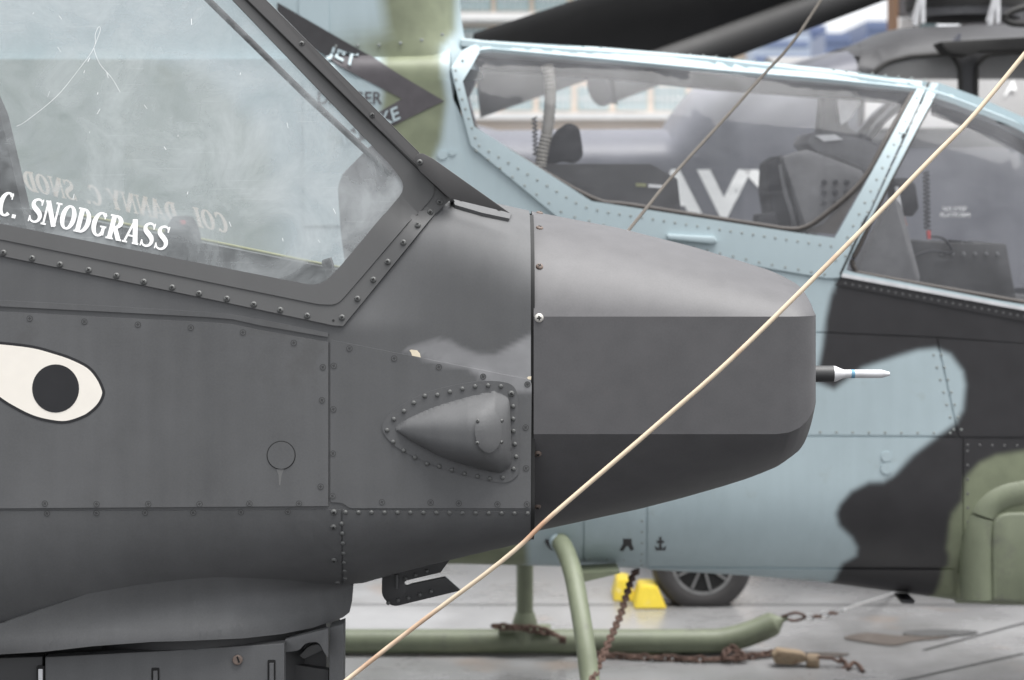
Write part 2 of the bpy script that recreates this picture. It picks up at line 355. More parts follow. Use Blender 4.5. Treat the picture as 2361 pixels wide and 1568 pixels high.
def slab(poly, d, depth, name, mat, parent=None, bevel=0.0, smooth=30):
    """A solid of constant outline (photo units at distance d) and real depth."""
    bm = bmesh.new(); A = [bm.verts.new(P(x, y, d)) for x, y in poly]
    f = bm.faces.new(A); r = bmesh.ops.extrude_face_region(bm, geom=[f])
    for v in r['geom']:
        if isinstance(v, bmesh.types.BMVert): v.co.y += depth
    if bevel:
        ed = [e for e in bm.edges if abs(e.verts[0].co.y - e.verts[1].co.y) < 1e-6]
        bmesh.ops.bevel(bm, geom=ed, offset=bevel, offset_type='OFFSET', segments=2, affect='EDGES', profile=.5, clamp_overlap=True)
    bmesh.ops.triangulate(bm, faces=[f for f in bm.faces if len(f.verts) > 4])
    return from_bm(name, bm, mat, parent, smooth)
def box(c, size, name, mat, parent=None, bevel=0.0, rot=None):
    bm = bmesh.new(); bmesh.ops.create_cube(bm, size=1)
    for v in bm.verts: v.co = Vector((v.co.x * size[0], v.co.y * size[1], v.co.z * size[2]))
    if bevel: bmesh.ops.bevel(bm, geom=bm.edges[:], offset=bevel, segments=2, affect='EDGES', profile=.5)
    if rot: bmesh.ops.rotate(bm, verts=bm.verts, cent=(0, 0, 0), matrix=rot)
    for v in bm.verts: v.co += Vector(c)
    return from_bm(name, bm, mat, parent)
def lathe(profile, axis_o, axis_d, name, mat, parent=None, seg=24, smooth=40):
    """profile: (distance along the axis, radius)."""
    d = Vector(axis_d).normalized(); a = d.cross(Vector((0, 0, 1)) if abs(d.z) < .9 else Vector((1, 0, 0))).normalized(); b = d.cross(a); o = Vector(axis_o)
    bm = bmesh.new(); rings = []
    for t, r in profile: rings.append([bm.verts.new(o + d * t + (a * math.cos(2 * math.pi * k / seg) + b * math.sin(2 * math.pi * k / seg)) * max(r, 1e-4)) for k in range(seg)])
    for A, B in zip(rings, rings[1:]):
        for k in range(seg): bm.faces.new((A[k], A[(k + 1) % seg], B[(k + 1) % seg], B[k]))
    bm.faces.new(rings[0]); bm.faces.new(rings[-1])
    return from_bm(name, bm, mat, parent, smooth)
def loft(side, us, v0, v1, rows, name, mat, parent, attrs=None, cap0=True, cap1=True, power=1.0, shrink=0.0):
    """Closed fuselage: near flank rows from v0(u) to v1(u), mirrored to the far flank."""
    bm = bmesh.new(); cols = []; lay = [bm.verts.layers.float.new(a) for a, _ in (attrs or [])]
    for u in us:
        a, b = v0(u), v1(u); near = []; far = []
        for k in range(rows + 1):
            t = k / rows; t = .5 - .5 * math.cos(math.pi * t) if power != 1 else t
            v = a + (b - a) * t; p = side.raw(u, v); q = Vector((p.x, 2 * side.yc - p.y, p.z))
            for pp, lst in ((p, near), (q, far)):
                x = bm.verts.new(pp); lst.append(x)
                for l, (_, fn) in zip(lay, attrs or []): x[l] = fn(u, v)
        cols.append(near + far[::-1])
    n = len(cols[0])
    for A, B in zip(cols, cols[1:]):
        for k in range(n - 1): bm.faces.new((A[k], A[k + 1], B[k + 1], B[k]))
    if cap0: bm.faces.new(cols[0])
    if cap1: bm.faces.new(cols[-1])
    bmesh.ops.remove_doubles(bm, verts=bm.verts, dist=.0006)
    return from_bm(name, bm, mat, parent, 40)
# --- fasteners: shared meshes, one object each
def _cap(r, h, seg=12, cross=False, ring=False):
    bm = bmesh.new(); rings = []
    prof = [(r * 1.0, -h * .4), (r, h * .25), (r * .82, h * .68), (r * .45, h * .95)] if not ring else [(r * 1.0, -.0008), (r, .0004)]
    for rr, z in prof: rings.append([bm.verts.new((rr * math.cos(2 * math.pi * k / seg), rr * math.sin(2 * math.pi * k / seg), z)) for k in range(seg)])
    for A, B in zip(rings, rings[1:]):
        for k in range(seg): bm.faces.new((A[k], A[(k + 1) % seg], B[(k + 1) % seg], B[k]))
    bm.faces.new(rings[-1])
    if ring:     # flat dark ring round a flush head
        a = [[bm.verts.new((q * math.cos(2 * math.pi * k / seg), q * math.sin(2 * math.pi * k / seg), .00055)) for k in range(seg)] for q in (r * .80, r * 1.0)]
        for k in range(seg):
            f = bm.faces.new((a[0][k], a[0][(k + 1) % seg], a[1][(k + 1) % seg], a[1][k])); f.material_index = 1
    if cross:
        z = h * .96 + .0002 if not ring else .0006; l, t = r * .52, r * .17
        for i, (dx, dy) in enumerate(((l, t), (t, l))):
            f = bm.faces.new([bm.verts.new((x, y, z + i * .0001)) for x, y in ((-dx, -dy), (dx, -dy), (dx, dy), (-dx, dy))]); f.material_index = 1
    bmesh.ops.recalc_face_normals(bm, faces=bm.faces)
    for f in bm.faces:
        if f.material_index == 1 and f.normal.z < 0: f.normal_flip()
    me = bpy.data.meshes.new('fastener'); bm.to_mesh(me); bm.free()
    for p in me.polygons: p.use_smooth = True
    me.set_sharp_from_angle(angle=R(45)); return me
FAST = {}
def fastener(kind):
    if kind in FAST: return FAST[kind]
    spec = {'screw': (.0060, .0042, True, False, 'screw'), 'rust': (.0074, .0045, True, False, 'rust_screw'), 'bare': (.0088, .005, True, False, 'bare_screw'),
            'flush': (.0060, .0, True, True, 'grey'), 'rivet': (.0044, .0036, False, False, 'screw'), 'small': (.0036, .0028, True, False, 'screw'), 'tiny': (.0036, .0026, False, False, 'screw')}[kind]
    me = _cap(spec[0], spec[1], 14, spec[2], spec[3]); me.materials.append(M[spec[4]]); me.materials.append(M['ringslot' if kind == 'flush' else 'slot']); FAST[kind] = me; return me
def put(side, px, py, kind, parent, off=.003, name=None):
    u, v = side.uv(px, py); o = bpy.data.objects.new(name or ('rivet' if kind in ('rivet', 'tiny') else 'screw'), fastener(kind)); sc.collection.objects.link(o)
    n = side.normal(u, v); o.matrix_world = Matrix.Translation(side.pt(u, v, off)) @ n.to_track_quat('Z', 'Y').to_matrix().to_4x4() @ Matrix.Rotation(random.uniform(0, 1.5), 4, 'Z')
    o.parent = parent; return o
def along(pts, n):
    """n points evenly spaced along a polyline."""
    seg = [math.dist(a, b) for a, b in zip(pts, pts[1:])]; T = sum(seg); out = []
    for i in range(n):
        d = T * i / (n - 1)
        for (a, b), s in zip(zip(pts, pts[1:]), seg):
            if d <= s + 1e-6: out.append((a[0] + (b[0] - a[0]) * d / s, a[1] + (b[1] - a[1]) * d / s)); break
            d -= s
    return out
def rivet_row(side, pts, r, name, mat, parent, off=.004, h=None):
    bm = bmesh.new()
    for px, py in pts:
        u, v = side.uv(px, py); n = side.normal(u, v); p = side.pt(u, v, off - .001); q = n.to_track_quat('Z', 'Y').to_matrix(); rings = []
        for rr, z in ((r, -.002), (r, r * .25), (r * .7, r * .55)): rings.append([bm.verts.new(p + q @ Vector((rr * math.cos(k * math.pi / 4), rr * math.sin(k * math.pi / 4), z))) for k in range(8)])
        for A, B in zip(rings, rings[1:]):
            for k in range(8): bm.faces.new((A[k], A[(k + 1) % 8], B[(k + 1) % 8], B[k]))
        bm.faces.new(rings[-1])
    o = from_bm(name, bm, mat, parent); o['kind'] = 'stuff'; return o
# --- lettering
def strokes_to_mesh(strokes, mapper, name, mat, parent):
    bm = bmesh.new()
    for si, (pts, wd) in enumerate(strokes):
        L, Rr = [], []
        for i, p in enumerate(pts):
            a = Vector(pts[max(i - 1, 0)]); b = Vector(pts[min(i + 1, len(pts) - 1)]); t = (b - a).normalized(); n = Vector((-t.y, t.x)); w_ = (wd[i] if isinstance(wd, (list, tuple)) else wd) / 2
            L.append(Vector(p) + n * w_); Rr.append(Vector(p) - n * w_)
        lift = si * .00012
        vl = [bm.verts.new(mapper(q.x, q.y, lift)) for q in L]; vr = [bm.verts.new(mapper(q.x, q.y, lift)) for q in Rr]
        for i in range(len(pts) - 1): bm.faces.new((vl[i], vl[i + 1], vr[i + 1], vr[i]))
    return from_bm(name, bm, mat, parent, 0)
def arc(cx, cy, rx, ry, a0, a1, tk, tn, n=20):
    pts, wd = [], []
    for k in range(n + 1):
        a = R(a0 + (a1 - a0) * k / n); pts.append((cx + rx * math.cos(a), cy + ry * math.sin(a))); wd.append(tn + (tk - tn) * abs(math.cos(a)) ** 1.3)
    return (pts, wd)
TK, TN, SR = .19, .085, .07
def ser(x0, x1, y): return ([(x0, y), (x1, y)], SR)
def glyph(c):
    if c == 'C': return .60, [arc(.30, .5, .23, .46, 48, 312, TK, TN, 26), ([(.46, .98), (.46, .72)], .05)]
    if c == 'O': return .64, [arc(.31, .5, .22, .46, 0, 360, TK, TN, 32)]
    if c == 'G': return .64, [arc(.30, .5, .23, .46, 48, 318, TK, TN, 26), ([(.47, .42), (.47, .08)], .13), ser(.33, .58, .42), ([(.45, .98), (.45, .74)], .05)]
    if c == 'S':
        p = [(.46, .76), (.43, .90), (.30, .965), (.16, .90), (.115, .77), (.17, .64), (.30, .53), (.43, .41), (.485, .26), (.43, .10), (.29, .035), (.15, .09), (.09, .24)]
        wds = [.045, .07, .085, .11, .15, .19, .20, .19, .15, .11, .085, .07, .045]
        q = [tuple(v) for v in smooth_path(p, 3)]; ww = []
        for i in range(len(p) - 1):
            for k in range(3): ww.append(wds[i] + (wds[i + 1] - wds[i]) * k / 3)
        ww.append(wds[-1]); return .58, [(q, ww), ([(.47, .99), (.46, .74)], .05), ([(.08, .01), (.09, .26)], .05)]
    if c == 'N': return .70, [([(.10, 0), (.10, 1)], .085), ([(.09, .99), (.53, .01)], TK), ([(.54, 0), (.54, 1)], .085), ser(0, .21, .035), ser(0, .16, .965), ser(.42, .66, .965)]
    if c == 'D': return .66, [([(.15, 0), (.15, 1)], TK), arc(.22, .5, .27, .46, -90, 90, TK, TN, 18), ser(0, .26, .035), ser(0, .26, .965)]
    if c == 'R': return .68, [([(.15, 0), (.15, 1)], TK), arc(.24, .735, .22, .23, -90, 90, TK, TN, 14), ([(.27, .5), (.52, .03)], TK * .95), ser(0, .30, .035), ser(.42, .64, .035), ser(0, .26, .965), ser(.1, .26, .5)]
    if c == 'A': return .66, [([(.08, .02), (.31, .99)], .085), ([(.30, 1.0), (.53, .02)], TK), ser(.15, .46, .31), ser(0, .20, .035), ser(.40, .66, .035)]
    if c == 'L': return .56, [([(.15, 0), (.15, 1)], TK), ser(0, .48, .035), ser(0, .30, .965), ([(.47, 0), (.47, .26)], .06)]
    if c == 'Y': return .66, [([(.10, .98), (.32, .48)], TK), ([(.55, .98), (.33, .48)], .085), ([(.32, 0), (.32, .5)], TK), ser(.20, .46, .035), ser(0, .22, .965), ser(.44, .64, .965)]
    if c == '.': return .26, [([(.09, .0), (.09, .15)], .15)]
    return .36, []
def write(text, place, name, mat, parent, adv=1.0):
    """One mesh for each letter; place(x, y, lift) maps letter space to the surface."""
    x = 0.0
    for c in text:
        wd, st = glyph(c)
        if st: strokes_to_mesh(st, (lambda a, b, l, x=x: place(x + a, b, l)), name, mat, parent)
        x += wd * adv
    return x
def text_width(text): return sum(glyph(c)[0] for c in text)
def font_text(text, o, ex, ey, side, name, mat, parent, off=.0015, bold=.0, mapper=None):
    cu = bpy.data.curves.new('t', 'FONT'); cu.body = text; cu.offset = bold; cu.resolution_u = 3
    ob = bpy.data.objects.new('t', cu); sc.collection.objects.link(ob); bpy.context.view_layer.update()
    me = bpy.data.meshes.new_from_object(ob.evaluated_get(bpy.context.evaluated_depsgraph_get())); bpy.data.objects.remove(ob)
    tb_ = bmesh.new(); tb_.from_mesh(me); yy = -.3
    while yy < 1.0:
        bmesh.ops.bisect_plane(tb_, geom=tb_.verts[:] + tb_.edges[:] + tb_.faces[:], plane_co=(0, yy, 0), plane_no=(0, 1, 0), dist=1e-5); yy += .06
    tb_.to_mesh(me); tb_.free()
    for v in me.vertices:
        px, py = o[0] + v.co.x * ex[0] + v.co.y * ey[0], o[1] + v.co.x * ex[1] + v.co.y * ey[1]
        v.co = mapper(px, py) if mapper else side.px(px, py, off)
    return link(name, me, mat, parent, 0)
def in_poly(poly, x, y):
    c = False
    for (x1, y1), (x2, y2) in zip(poly, poly[1:] + poly[:1]):
        if (y1 > y) != (y2 > y) and x < (x2 - x1) * (y - y1) / (y2 - y1) + x1: c = not c
    return c
def soft_poly(poly, soft):
    def fn(x, y):
        d = 1e9
        for (x1, y1), (x2, y2) in zip(poly, poly[1:] + poly[:1]):
            dx, dy = x2 - x1, y2 - y1; t = max(0, min(1, ((x - x1) * dx + (y - y1) * dy) / (dx * dx + dy * dy + 1e-9)))
            d = min(d, math.hypot(x - x1 - t * dx, y - y1 - t * dy))
        d = d if in_poly(poly, x, y) else -d
        t = max(0, min(1, d / soft + .5)); return t * t * (3 - 2 * t)
    return fn
def chain(path, pitch, wire, name, mat, jitter=0.0):
    """Steel chain: one stadium link after another, each turned a quarter against the last."""
    path = [Vector(p) for p in path]; bm = bmesh.new(); T = sum((b - a).length for a, b in zip(path, path[1:])); n = int(T / pitch); k = 0
    for i in range(n):
        d = (i + .5) * pitch
        for a, b in zip(path, path[1:]):
            s = (b - a).length
            if d <= s: c = a + (b - a) * d / s; t = (b - a).normalized(); break
            d -= s
        s1 = t.cross(Vector((0, 1, 0.2))).normalized(); s2 = t.cross(s1); ang = R(45 + 90 * (i % 2)) + random.uniform(-jitter, jitter)
        q = s1 * math.cos(ang) + s2 * math.sin(ang); r = t.cross(q); rings = []
        for j in range(10):
            a = 2 * math.pi * j / 10; ctr = c + t * (pitch * .72 * math.cos(a)) + q * (pitch * .42 * math.sin(a)); od = (t * math.cos(a) + q * math.sin(a)).normalized()
            rings.append([bm.verts.new(ctr + (od * math.cos(m * math.pi * .4) + r * math.sin(m * math.pi * .4)) * wire) for m in range(5)])
        for j in range(10):
            A, B = rings[j], rings[(j + 1) % 10]
            for m in range(5): bm.faces.new((A[m], A[(m + 1) % 5], B[(m + 1) % 5], B[m]))
    return from_bm(name, bm, mat, None, 60)

# ------------------------------------------------------------------ the deck
bm = bmesh.new(); s = 60
f = bm.faces.new([bm.verts.new(p) for p in ((-s, -20, 0), (s, -20, 0), (s, 26, 0), (-s, 26, 0))]); r_ = bmesh.ops.extrude_face_region(bm, geom=[f])
for v in r_['geom']:
    if isinstance(v, bmesh.types.BMVert): v.co.z -= 1.2
deck = structure(from_bm('deck', bm, 'deckmat', None, 0))
M['bounce_dark'] = paint('bounce_sheet_dark', (.045, .045, .047), .8, .2, 3, streak=False)  # for an added dark sheet, out of view, that cuts deck bounce
bm = bmesh.new(); bm.faces.new([bm.verts.new(q) for q in ((-30, -19, .004), (30, -19, .004), (30, 5.0, .004), (-30, 5.0, .004))])
structure(from_bm('bounce_sheet', bm, 'bounce_dark', None, 0))
water = structure(box((0, 600, -16), (4000, 1300, .5), 'river', plain('river_water', (.08, .10, .11), .15), None))
# ------------------------------------------------------------------ grey attack helicopter in front
W1 = .36
TOP1 = [(1035, 456), (1150, 466), (1240, 484), (1330, 499), (1450, 520), (1640, 566), (1780, 612), (1830, 640), (1855, 660), (1872, 682), (1884, 706), (1893, 728)]
BOT1 = [(-3100, 1660), (0, 1620), (300, 1500), (490, 1450), (690, 1424), (815, 1356), (875, 1338), (1035, 1300), (1230, 1248), (1400, 1210), (1500, 1190), (1600, 1165), (1700, 1132), (1760, 1108), (1800, 1088), (1830, 1068), (1855, 1040), (1870, 1015), (1882, 985), (1889, 960), (1893, 940)]
TOP1T = [(1035, 457), (1150, 470), (1240, 490), (1450, 530), (1640, 580), (1780, 625), (1830, 652), (1855, 672), (1875, 700), (1884, 727)]
BOT1T = [(815, 1348), (875, 1330), (1035, 1290), (1230, 1226), (1500, 1168), (1700, 1112), (1780, 1080), (1830, 1045), (1860, 1010), (1878, 970), (1885, 935)]
def sill1(u): return interp([(-3100, 0), (0, 595), (790, 750), (1035, 458)], u)
def superq(t, n): t = max(0.0, min(1.0, t)); return 1 - (1 - t ** n) ** (1 / n)
def inset1(u, v):
    if u > 1229:                                             # detachable nose cone with two hard edges
        e = .0
        if u > 1820: t = min(1, (u - 1820) / 72); e = .060 * (1 - math.sqrt(max(0, 1 - t * t)))
        tv, bv = interp(TOP1, u), interp(BOT1, u); w_ = W1 - e
        if v < 730:
            t = min(1, (730 - v) / max(1, 730 - tv)); a = .20; return e + w_ * (a * t + (1 - a) * superq(t, 2.3))
        vb_ = interp([(1790, 1001), (1820, 997), (1845, 986), (1865, 970), (1882, 949), (1893, 932)], u)
        if v > vb_:
            t = min(1, (v - vb_) / max(1, bv - vb_)); a = .42; return e + w_ * (a * t + (1 - a) * superq(t, 2.4))
        return e
    b = 0.0
    if v > 1172:
        bv = interp(BOT1, u); t = min(1, (v - 1172) / max(1, bv - 1172)); a = .10
        b = W1 * (a * t + (1 - a) * superq(t, 2.3))
    if u >= 1035:
        tv = interp(TOP1, u); n = interp([(1035, 4.2), (1228, 2.5)], u)
        if v < 720: b = W1 * superq((720 - v) / max(1, 720 - tv), n)
    elif v < 760:
        base = interp([(-3100, 600), (0, 600), (790, 752)], u)
        lean = max(0, (base - v)) * .00083 * .20
        n = 4.2; nose = W1 * superq((720 - v) / max(1, 720 - 456), n) if u > 790 else 0
        k = max(0, min(1, (u - 830) / 205)); k = k * k * (3 - 2 * k); b = lean * (1 - k) + min(nose, .052) * k if v > 440 else lean * (1 - k) + .052 * k
    return b
S1 = Side(3.5, W1, inset1)
# settle the crown and keel lines so that the rounded body's outline lies where it should
for tab, tgt, v0_, sgn, n0 in ((TOP1, TOP1T, 729, -1, 0), (BOT1, BOT1T, 1172, 1, 5)):
    for _ in range(6):
        for i in range(n0, len(tab) - 1):
            u, b = tab[i]; va = 930 if (sgn > 0 and u > 1229) else v0_; best = None
            for k in range(61):
                v = va + (b - va) * k / 60; d = 3.5 / (3.5 + inset1(u, v)); py = YH + (v - YH) * d; px = CX + (u - CX) * d
                if best is None or sgn * py > sgn * best[1]: best = (px, py)
            tab[i] = (u, b + (interp(tgt, best[0]) - best[1]))
H1 = thing('attack_helicopter', 'dark grey attack helicopter with painted eye and pointed metal probe on its nose', 'helicopter', 'attack helicopters parked on the deck')
patch1 = soft_poly([(930, 806), (957, 797), (998, 783), (1038, 785), (1064, 802), (1102, 816), (1141, 818), (1178, 797), (1230, 768), (1230, 905), (1190, 905), (1120, 880), (1080, 850), (1000, 835)], 16)
us = [-3100, -2400, -1600, -800, -400, -200] + list(range(-100, 780, 40)) + list(range(780, 1035, 16)) + list(range(1035, 1225, 6)) + [1224]
loft(S1, us, lambda u: sill1(u) - 12 if u < 1035 else interp(TOP1, u), lambda u: interp(BOT1, u), 90, 'airframe', 'grey_patch', H1, attrs=[('patch', patch1)])
# recessed joint ring and the nose cone
ring = [1223, 1225, 1231, 1233]
def inset_ring(u, v): return min(W1, inset1(min(u, 1224), v) + .006)
SR1 = Side(3.5, W1, inset_ring)
loft(SR1, ring, lambda u: interp(TOP1, 1224) + 9, lambda u: interp(BOT1, 1224) - 9, 60, 'joint_ring', 'seam', H1)
def cone_loft():
    bm = bmesh.new(); cols = []
    us = [1230.5] + list(range(1240, 1800, 14)) + list(range(1780, 1893, 3)) + [1892.8]
    us = sorted(set(us))
    for u in us:
        tv, bv = interp(TOP1, u), interp(BOT1, u); near = []; vb_ = interp([(1790, 1001), (1820, 997), (1845, 986), (1865, 970), (1882, 949), (1893, 932)], u)
        vs = [tv + (730 - tv) * (1 - math.cos(math.pi / 2 * k / 26)) for k in range(27)] + [730 + (vb_ - 730) * k / 14 for k in range(1, 14)] + [vb_ + (bv - vb_) * math.sin(math.pi / 2 * k / 26) for k in range(27)]
        for v in vs: near.append(S1.raw(u, v))
        cols.append([bm.verts.new(p) for p in near] + [bm.verts.new(Vector((p.x, 2 * S1.yc - p.y, p.z))) for p in near[::-1]])
    n = len(cols[0])
    for A, B in zip(cols, cols[1:]):
        for k in range(n): bm.faces.new((A[k], A[(k + 1) % n], B[(k + 1) % n], B[k]))
    bm.faces.new(cols[0]); bm.faces.new(cols[-1])
    bmesh.ops.remove_doubles(bm, verts=bm.verts, dist=.0004)
    return from_bm('nose_cone', bm, 'grey_cone', H1, 14)
cone = cone_loft()
for x, y, k in ((1244, 492, 'rust'), (1244, 526, 'rust'), (1244, 615, 'rust'), (1243, 733, 'bare'), (1240, 1046, 'bare'), (1239, 1168, 'bare')):
    put(S1, x, y, k if y < 1040 and k != 'bare' or y == 733 else 'rust', cone, .0)
# flank panels
sp = panel(S1, [(-700, 690), (0, 718), (257, 732), (480, 743), (538, 748), (600, 761), (757, 789), (757, 1166), (-700, 1176)], 'side_panel', 'grey', H1, off=.0045, thick=.006, res=40)
for x, y in ((70, 734), (196, 741), (319, 748), (441, 755), (561, 766), (678, 790), (105, 1160), (224, 1161), (343, 1161), (461, 1161), (576, 1160), (690, 1160), (745, 846), (743, 922), (740, 1121), (-60, 727), (-20, 1161)): put(S1, x, y, 'flush', sp, .0047)
lip = panel(S1, [(-700, 655), (0, 692), (260, 706), (520, 722), (610, 738), (757, 768), (757, 777), (600, 750), (538, 736), (480, 731), (257, 719), (0, 706), (-700, 672)], 'ledge_strip', 'grey', H1, off=.004, thick=.006, res=40)
ap = panel(S1, round_poly([(762, 783), (1226, 876, 14), (1223, 1171), (806, 1171, 8), (790, 1159, 8), (762, 1157, 4)], 2), 'access_panel', 'grey_patch', H1, off=.003, thick=.005, res=14, attrs=[('patch', patch1)])
for x, y in ((806, 803), (909, 826), (1012, 846), (1114, 868), (770, 843), (769, 943), (768, 1045), (767, 1143), (881, 1157), (993, 1158), (1058, 1160), (1147, 1162), (1216, 886), (1212, 985), (1213, 1079), (1215, 1162)): put(S1, x, y, 'flush', ap, .0032)
lp = panel(S1, [(790, 1175), (1222, 1179), (1222, 1244), (1130, 1270), (1035, 1292), (900, 1327), (800, 1352), (792, 1352)], 'lower_nose_panel', 'grey', H1, off=.0025, thick=.005, res=14)
for p in along([(797, 1180), (1216, 1182)], 15): put(S1, p[0], p[1], 'rivet', lp, .0025)
for y in (1206, 1228, 1250, 1273, 1294, 1313, 1330): put(S1, 788 + (y - 1206) * .06, y, 'rivet', lp, .0025)
bp_ = panel(S1, [(-700, 1181), (786, 1175), (789, 1352), (700, 1380), (500, 1412), (300, 1460), (0, 1540), (-700, 1540)], 'belly_panel', 'grey', H1, off=.002, thick=.004, res=30)
for x, y in ((109, 1183), (223, 1182), (335, 1181), (446, 1181), (556, 1180), (664, 1179), (-10, 1184)): put(S1, x, y, 'flush', bp_, .0022)
for x, y in ((770, 1180), (769, 1214), (770, 1289), (777, 1340)): put(S1, x, y, 'screw', bp_, .002)
# round access cover with a pale drip below it
cp = panel(S1, ellipse(649, 1049, 31, 31, 36), 'access_cover', 'grey', sp, off=.0062, thick=.006, res=20)
panel(S1, ellipse(649, 1049, 33.5, 33.5, 36), 'cover_gasket', 'seam', sp, off=.0047, thick=.003, res=20, holes=[ellipse(649, 1049, 30.5, 30.5, 36)])
M['stain'] = plain('pale_drip_stain', (.14, .14, .138), .6)
panel(S1, [(638, 1081), (655, 1081), (650, 1095), (647, 1118), (644, 1118), (643, 1095)], 'drip_stain', 'stain', sp, off=.0048, thick=.002, res=20)
M['chip'] = plain('bare_primer_chip', (.75, .66, .50), .6)
panel(S1, [(944, 808), (948, 806), (953, 807), (962, 808), (968, 815), (970, 824), (950, 820), (948, 813)], 'paint_chip', 'chip', H1, off=.0006, thick=.001, res=20)
panel(S1, [(1215, 871), (1219, 868), (1225, 868), (1224, 876), (1217, 874)], 'paint_chip', 'chip', H1, off=.0006, thick=.001, res=20)
# painted eye
eye_out = [(-150, 800), (-60, 784), (0, 787), (77, 796), (129, 810), (167, 823), (206, 843), (229, 869), (242, 897), (242, 913), (232, 933), (214, 951), (193, 964), (154, 976), (116, 973), (77, 963), (39, 945), (0, 921), (-50, 880), (-120, 830)]
eo = [tuple(p) for p in smooth_path(eye_out, 4, True)]
cxe, cye = 90, 882
def shrink(p):
    return p
def offset_poly(poly, d):
    out = []; n = len(poly)
    for i in range(n):
        a = Vector(poly[i - 1]); b = Vector(poly[(i + 1) % n]); t = (b - a).normalized(); out.append((poly[i][0] - t.y * d, poly[i][1] + t.x * d))
    return out
eye = panel(S1, eo, 'eye_outline', 'black', sp, off=.0051, thick=.001, res=40)
panel(S1, offset_poly(eo, 6.5), 'eye_white', 'offwhite', eye, off=.0056, thick=.001, res=40)
panel(S1, ellipse(130, 895, 54, 55.5, 40), 'eye_pupil', 'black', eye, off=.0061, thick=.001, res=40)
# blister fairing
bl_o = [tuple(p) for p in smooth_path([(882, 990), (892, 962), (925, 934), (980, 906), (1040, 889), (1110, 878), (1165, 881), (1188, 896), (1195, 930), (1197, 1000), (1198, 1075), (1188, 1100), (1160, 1112), (1110, 1104), (1030, 1082), (950, 1050), (905, 1022)], 4, True)]
bl = panel(S1, bl_o, 'fairing_flange', 'grey', ap, off=.0052, thick=.004, res=14)
bi = [tuple(p) for p in smooth_path([(912, 987), (935, 968), (1000, 938), (1080, 914), (1140, 900), (1162, 903), (1174, 925), (1178, 990), (1179, 1060), (1170, 1082), (1148, 1087), (1100, 1076), (1020, 1050), (945, 1012)], 4, True)]
def bl_h(u, v):
    t = (u - 912) / 266; top = interp([(0, 987), (.1, 962), (.33, 936), (.63, 912), (.86, 899), (1, 915)], t); bot = interp([(0, 987), (.12, 1012), (.4, 1051), (.7, 1077), (.9, 1088), (1, 1070)], t)
    mid, hh = (top + bot) / 2 + 4, max(4, (bot - top) / 2); q = min(1, abs(v - mid) / hh)
    crown = (max(0, 1 - q ** 2.8)) ** .85
    lon = interp([(0, 0), (.08, .17), (.2, .36), (.35, .57), (.55, .82), (.64, .94), (.70, .985), (.74, .99), (.79, .95), (.86, .78), (.93, .54), (.97, .36), (1, .10)], t)
    return .076 * lon * crown
bl_b = panel(S1, bi, 'fairing_bulge', 'grey', bl, off=.0056, thick=.004, res=5, height=bl_h, smooth=60)
SB = Side(3.5, W1, lambda u, v: inset1(u, v) - .0056 - (bl_h(u, v) if 912 < u < 1178 and 890 < v < 1092 else 0))
cov = panel(SB, ellipse(1124, 993, 28, 48, 32), 'round_cover', 'grey', bl, off=.0058, thick=.006, res=10, smooth=60)
for x, y in ((1102, 973), (1152, 971), (1101, 1020), (1151, 1019)): put(SB, x, y, 'small', cov, .006)
for p in along([(893, 991), (908, 966), (932, 947), (958, 925), (985, 909), (1012, 911 - 1), (1040, 902), (1069, 895), (1097, 890), (1126, 888), (1155, 890)], 11): put(S1, p[0], p[1], 'rivet', bl, .0054)
put(S1, 1179, 907, 'screw', bl, .0054)
for p in ((1183, 936), (1183, 965), (1184, 993), (1187, 1023), (1190, 1052), (1184, 1080), (1159, 1100), (1129, 1102), (1101, 1097), (1071, 1091), (1042, 1083), (1013, 1074), (985, 1068), (957, 1054), (931, 1038), (907, 1018)): put(S1, p[0], p[1], 'rivet', bl, .0054)
# canopy frame: flange with screws, raised inner band, pane
win = round_poly([(-700, 385), (-700, -500), (210, -370), (535, 0), (605, 123), (756, 218 + 8), (898, 373), (940, 432, 26), (880, 505), (790, 608), (742, 660, 38), (600, 632), (0, 517)], 8)
win = round_poly([(-700, 385), (-700, -500), (100, -500), (535, 0), (898, 378), (940, 432, 30), (790, 610), (740, 663, 40), (0, 517)], 8)
band_o = round_poly([(-700, 415), (-700, -560), (80, -560), (560, -2), (1003, 418, 16), (1000, 452, 10), (778, 705, 30), (735, 703, 10), (0, 553)], 4)
flange_o = [(-700, 448), (-700, -620), (60, -620), (585, 5), (1036, 457), (792, 752), (770, 750), (0, 590)]
cf = panel(S1, flange_o, 'canopy_frame', 'grey_frame', H1, off=.006, thick=.008, res=40, holes=[win])
panel(S1, band_o, 'pane_retainer', 'grey_frame', cf, off=.0085, thick=.003, res=40, holes=[win])
for x, y in ((10, 584), (76, 597), (140, 611), (206, 624), (270, 637), (333, 651), (398, 664), (460, 678), (524, 690), (586, 703), (647, 716), (709, 729), (789, 733), (825, 690), (862, 646), (896, 605), (932, 561), (964, 523), (992, 489), (1014, 466)): put(S1, x, y, 'screw', cf, .0064)
h_ = panel(S1, ellipse(769, 740, 3, 3, 10), 'screw_hole', 'slot', cf, off=.0062, thick=.001, res=20)
pane = panel(S1, offset_poly(win, 6) if False else win, 'canopy_pane', 'canopy', H1, off=.004, thick=.0001, res=60, smooth=60)
panel(S1, win, 'far_canopy_pane', 'canopy_far', H1, off=.004, thick=.0001, res=60, mirror=True, smooth=60)
panel(S1, flange_o, 'far_canopy_frame', 'grey_frame', H1, off=.006, thick=.008, res=40, holes=[win], mirror=True)
tube([S1.px(x, y, -.004, True) for x, y in ((0, 506), (300, 566), (600, 628), (735, 654), (790, 612), (938, 432))], .0035, 'sill_seal', 'yellowgreen', H1)
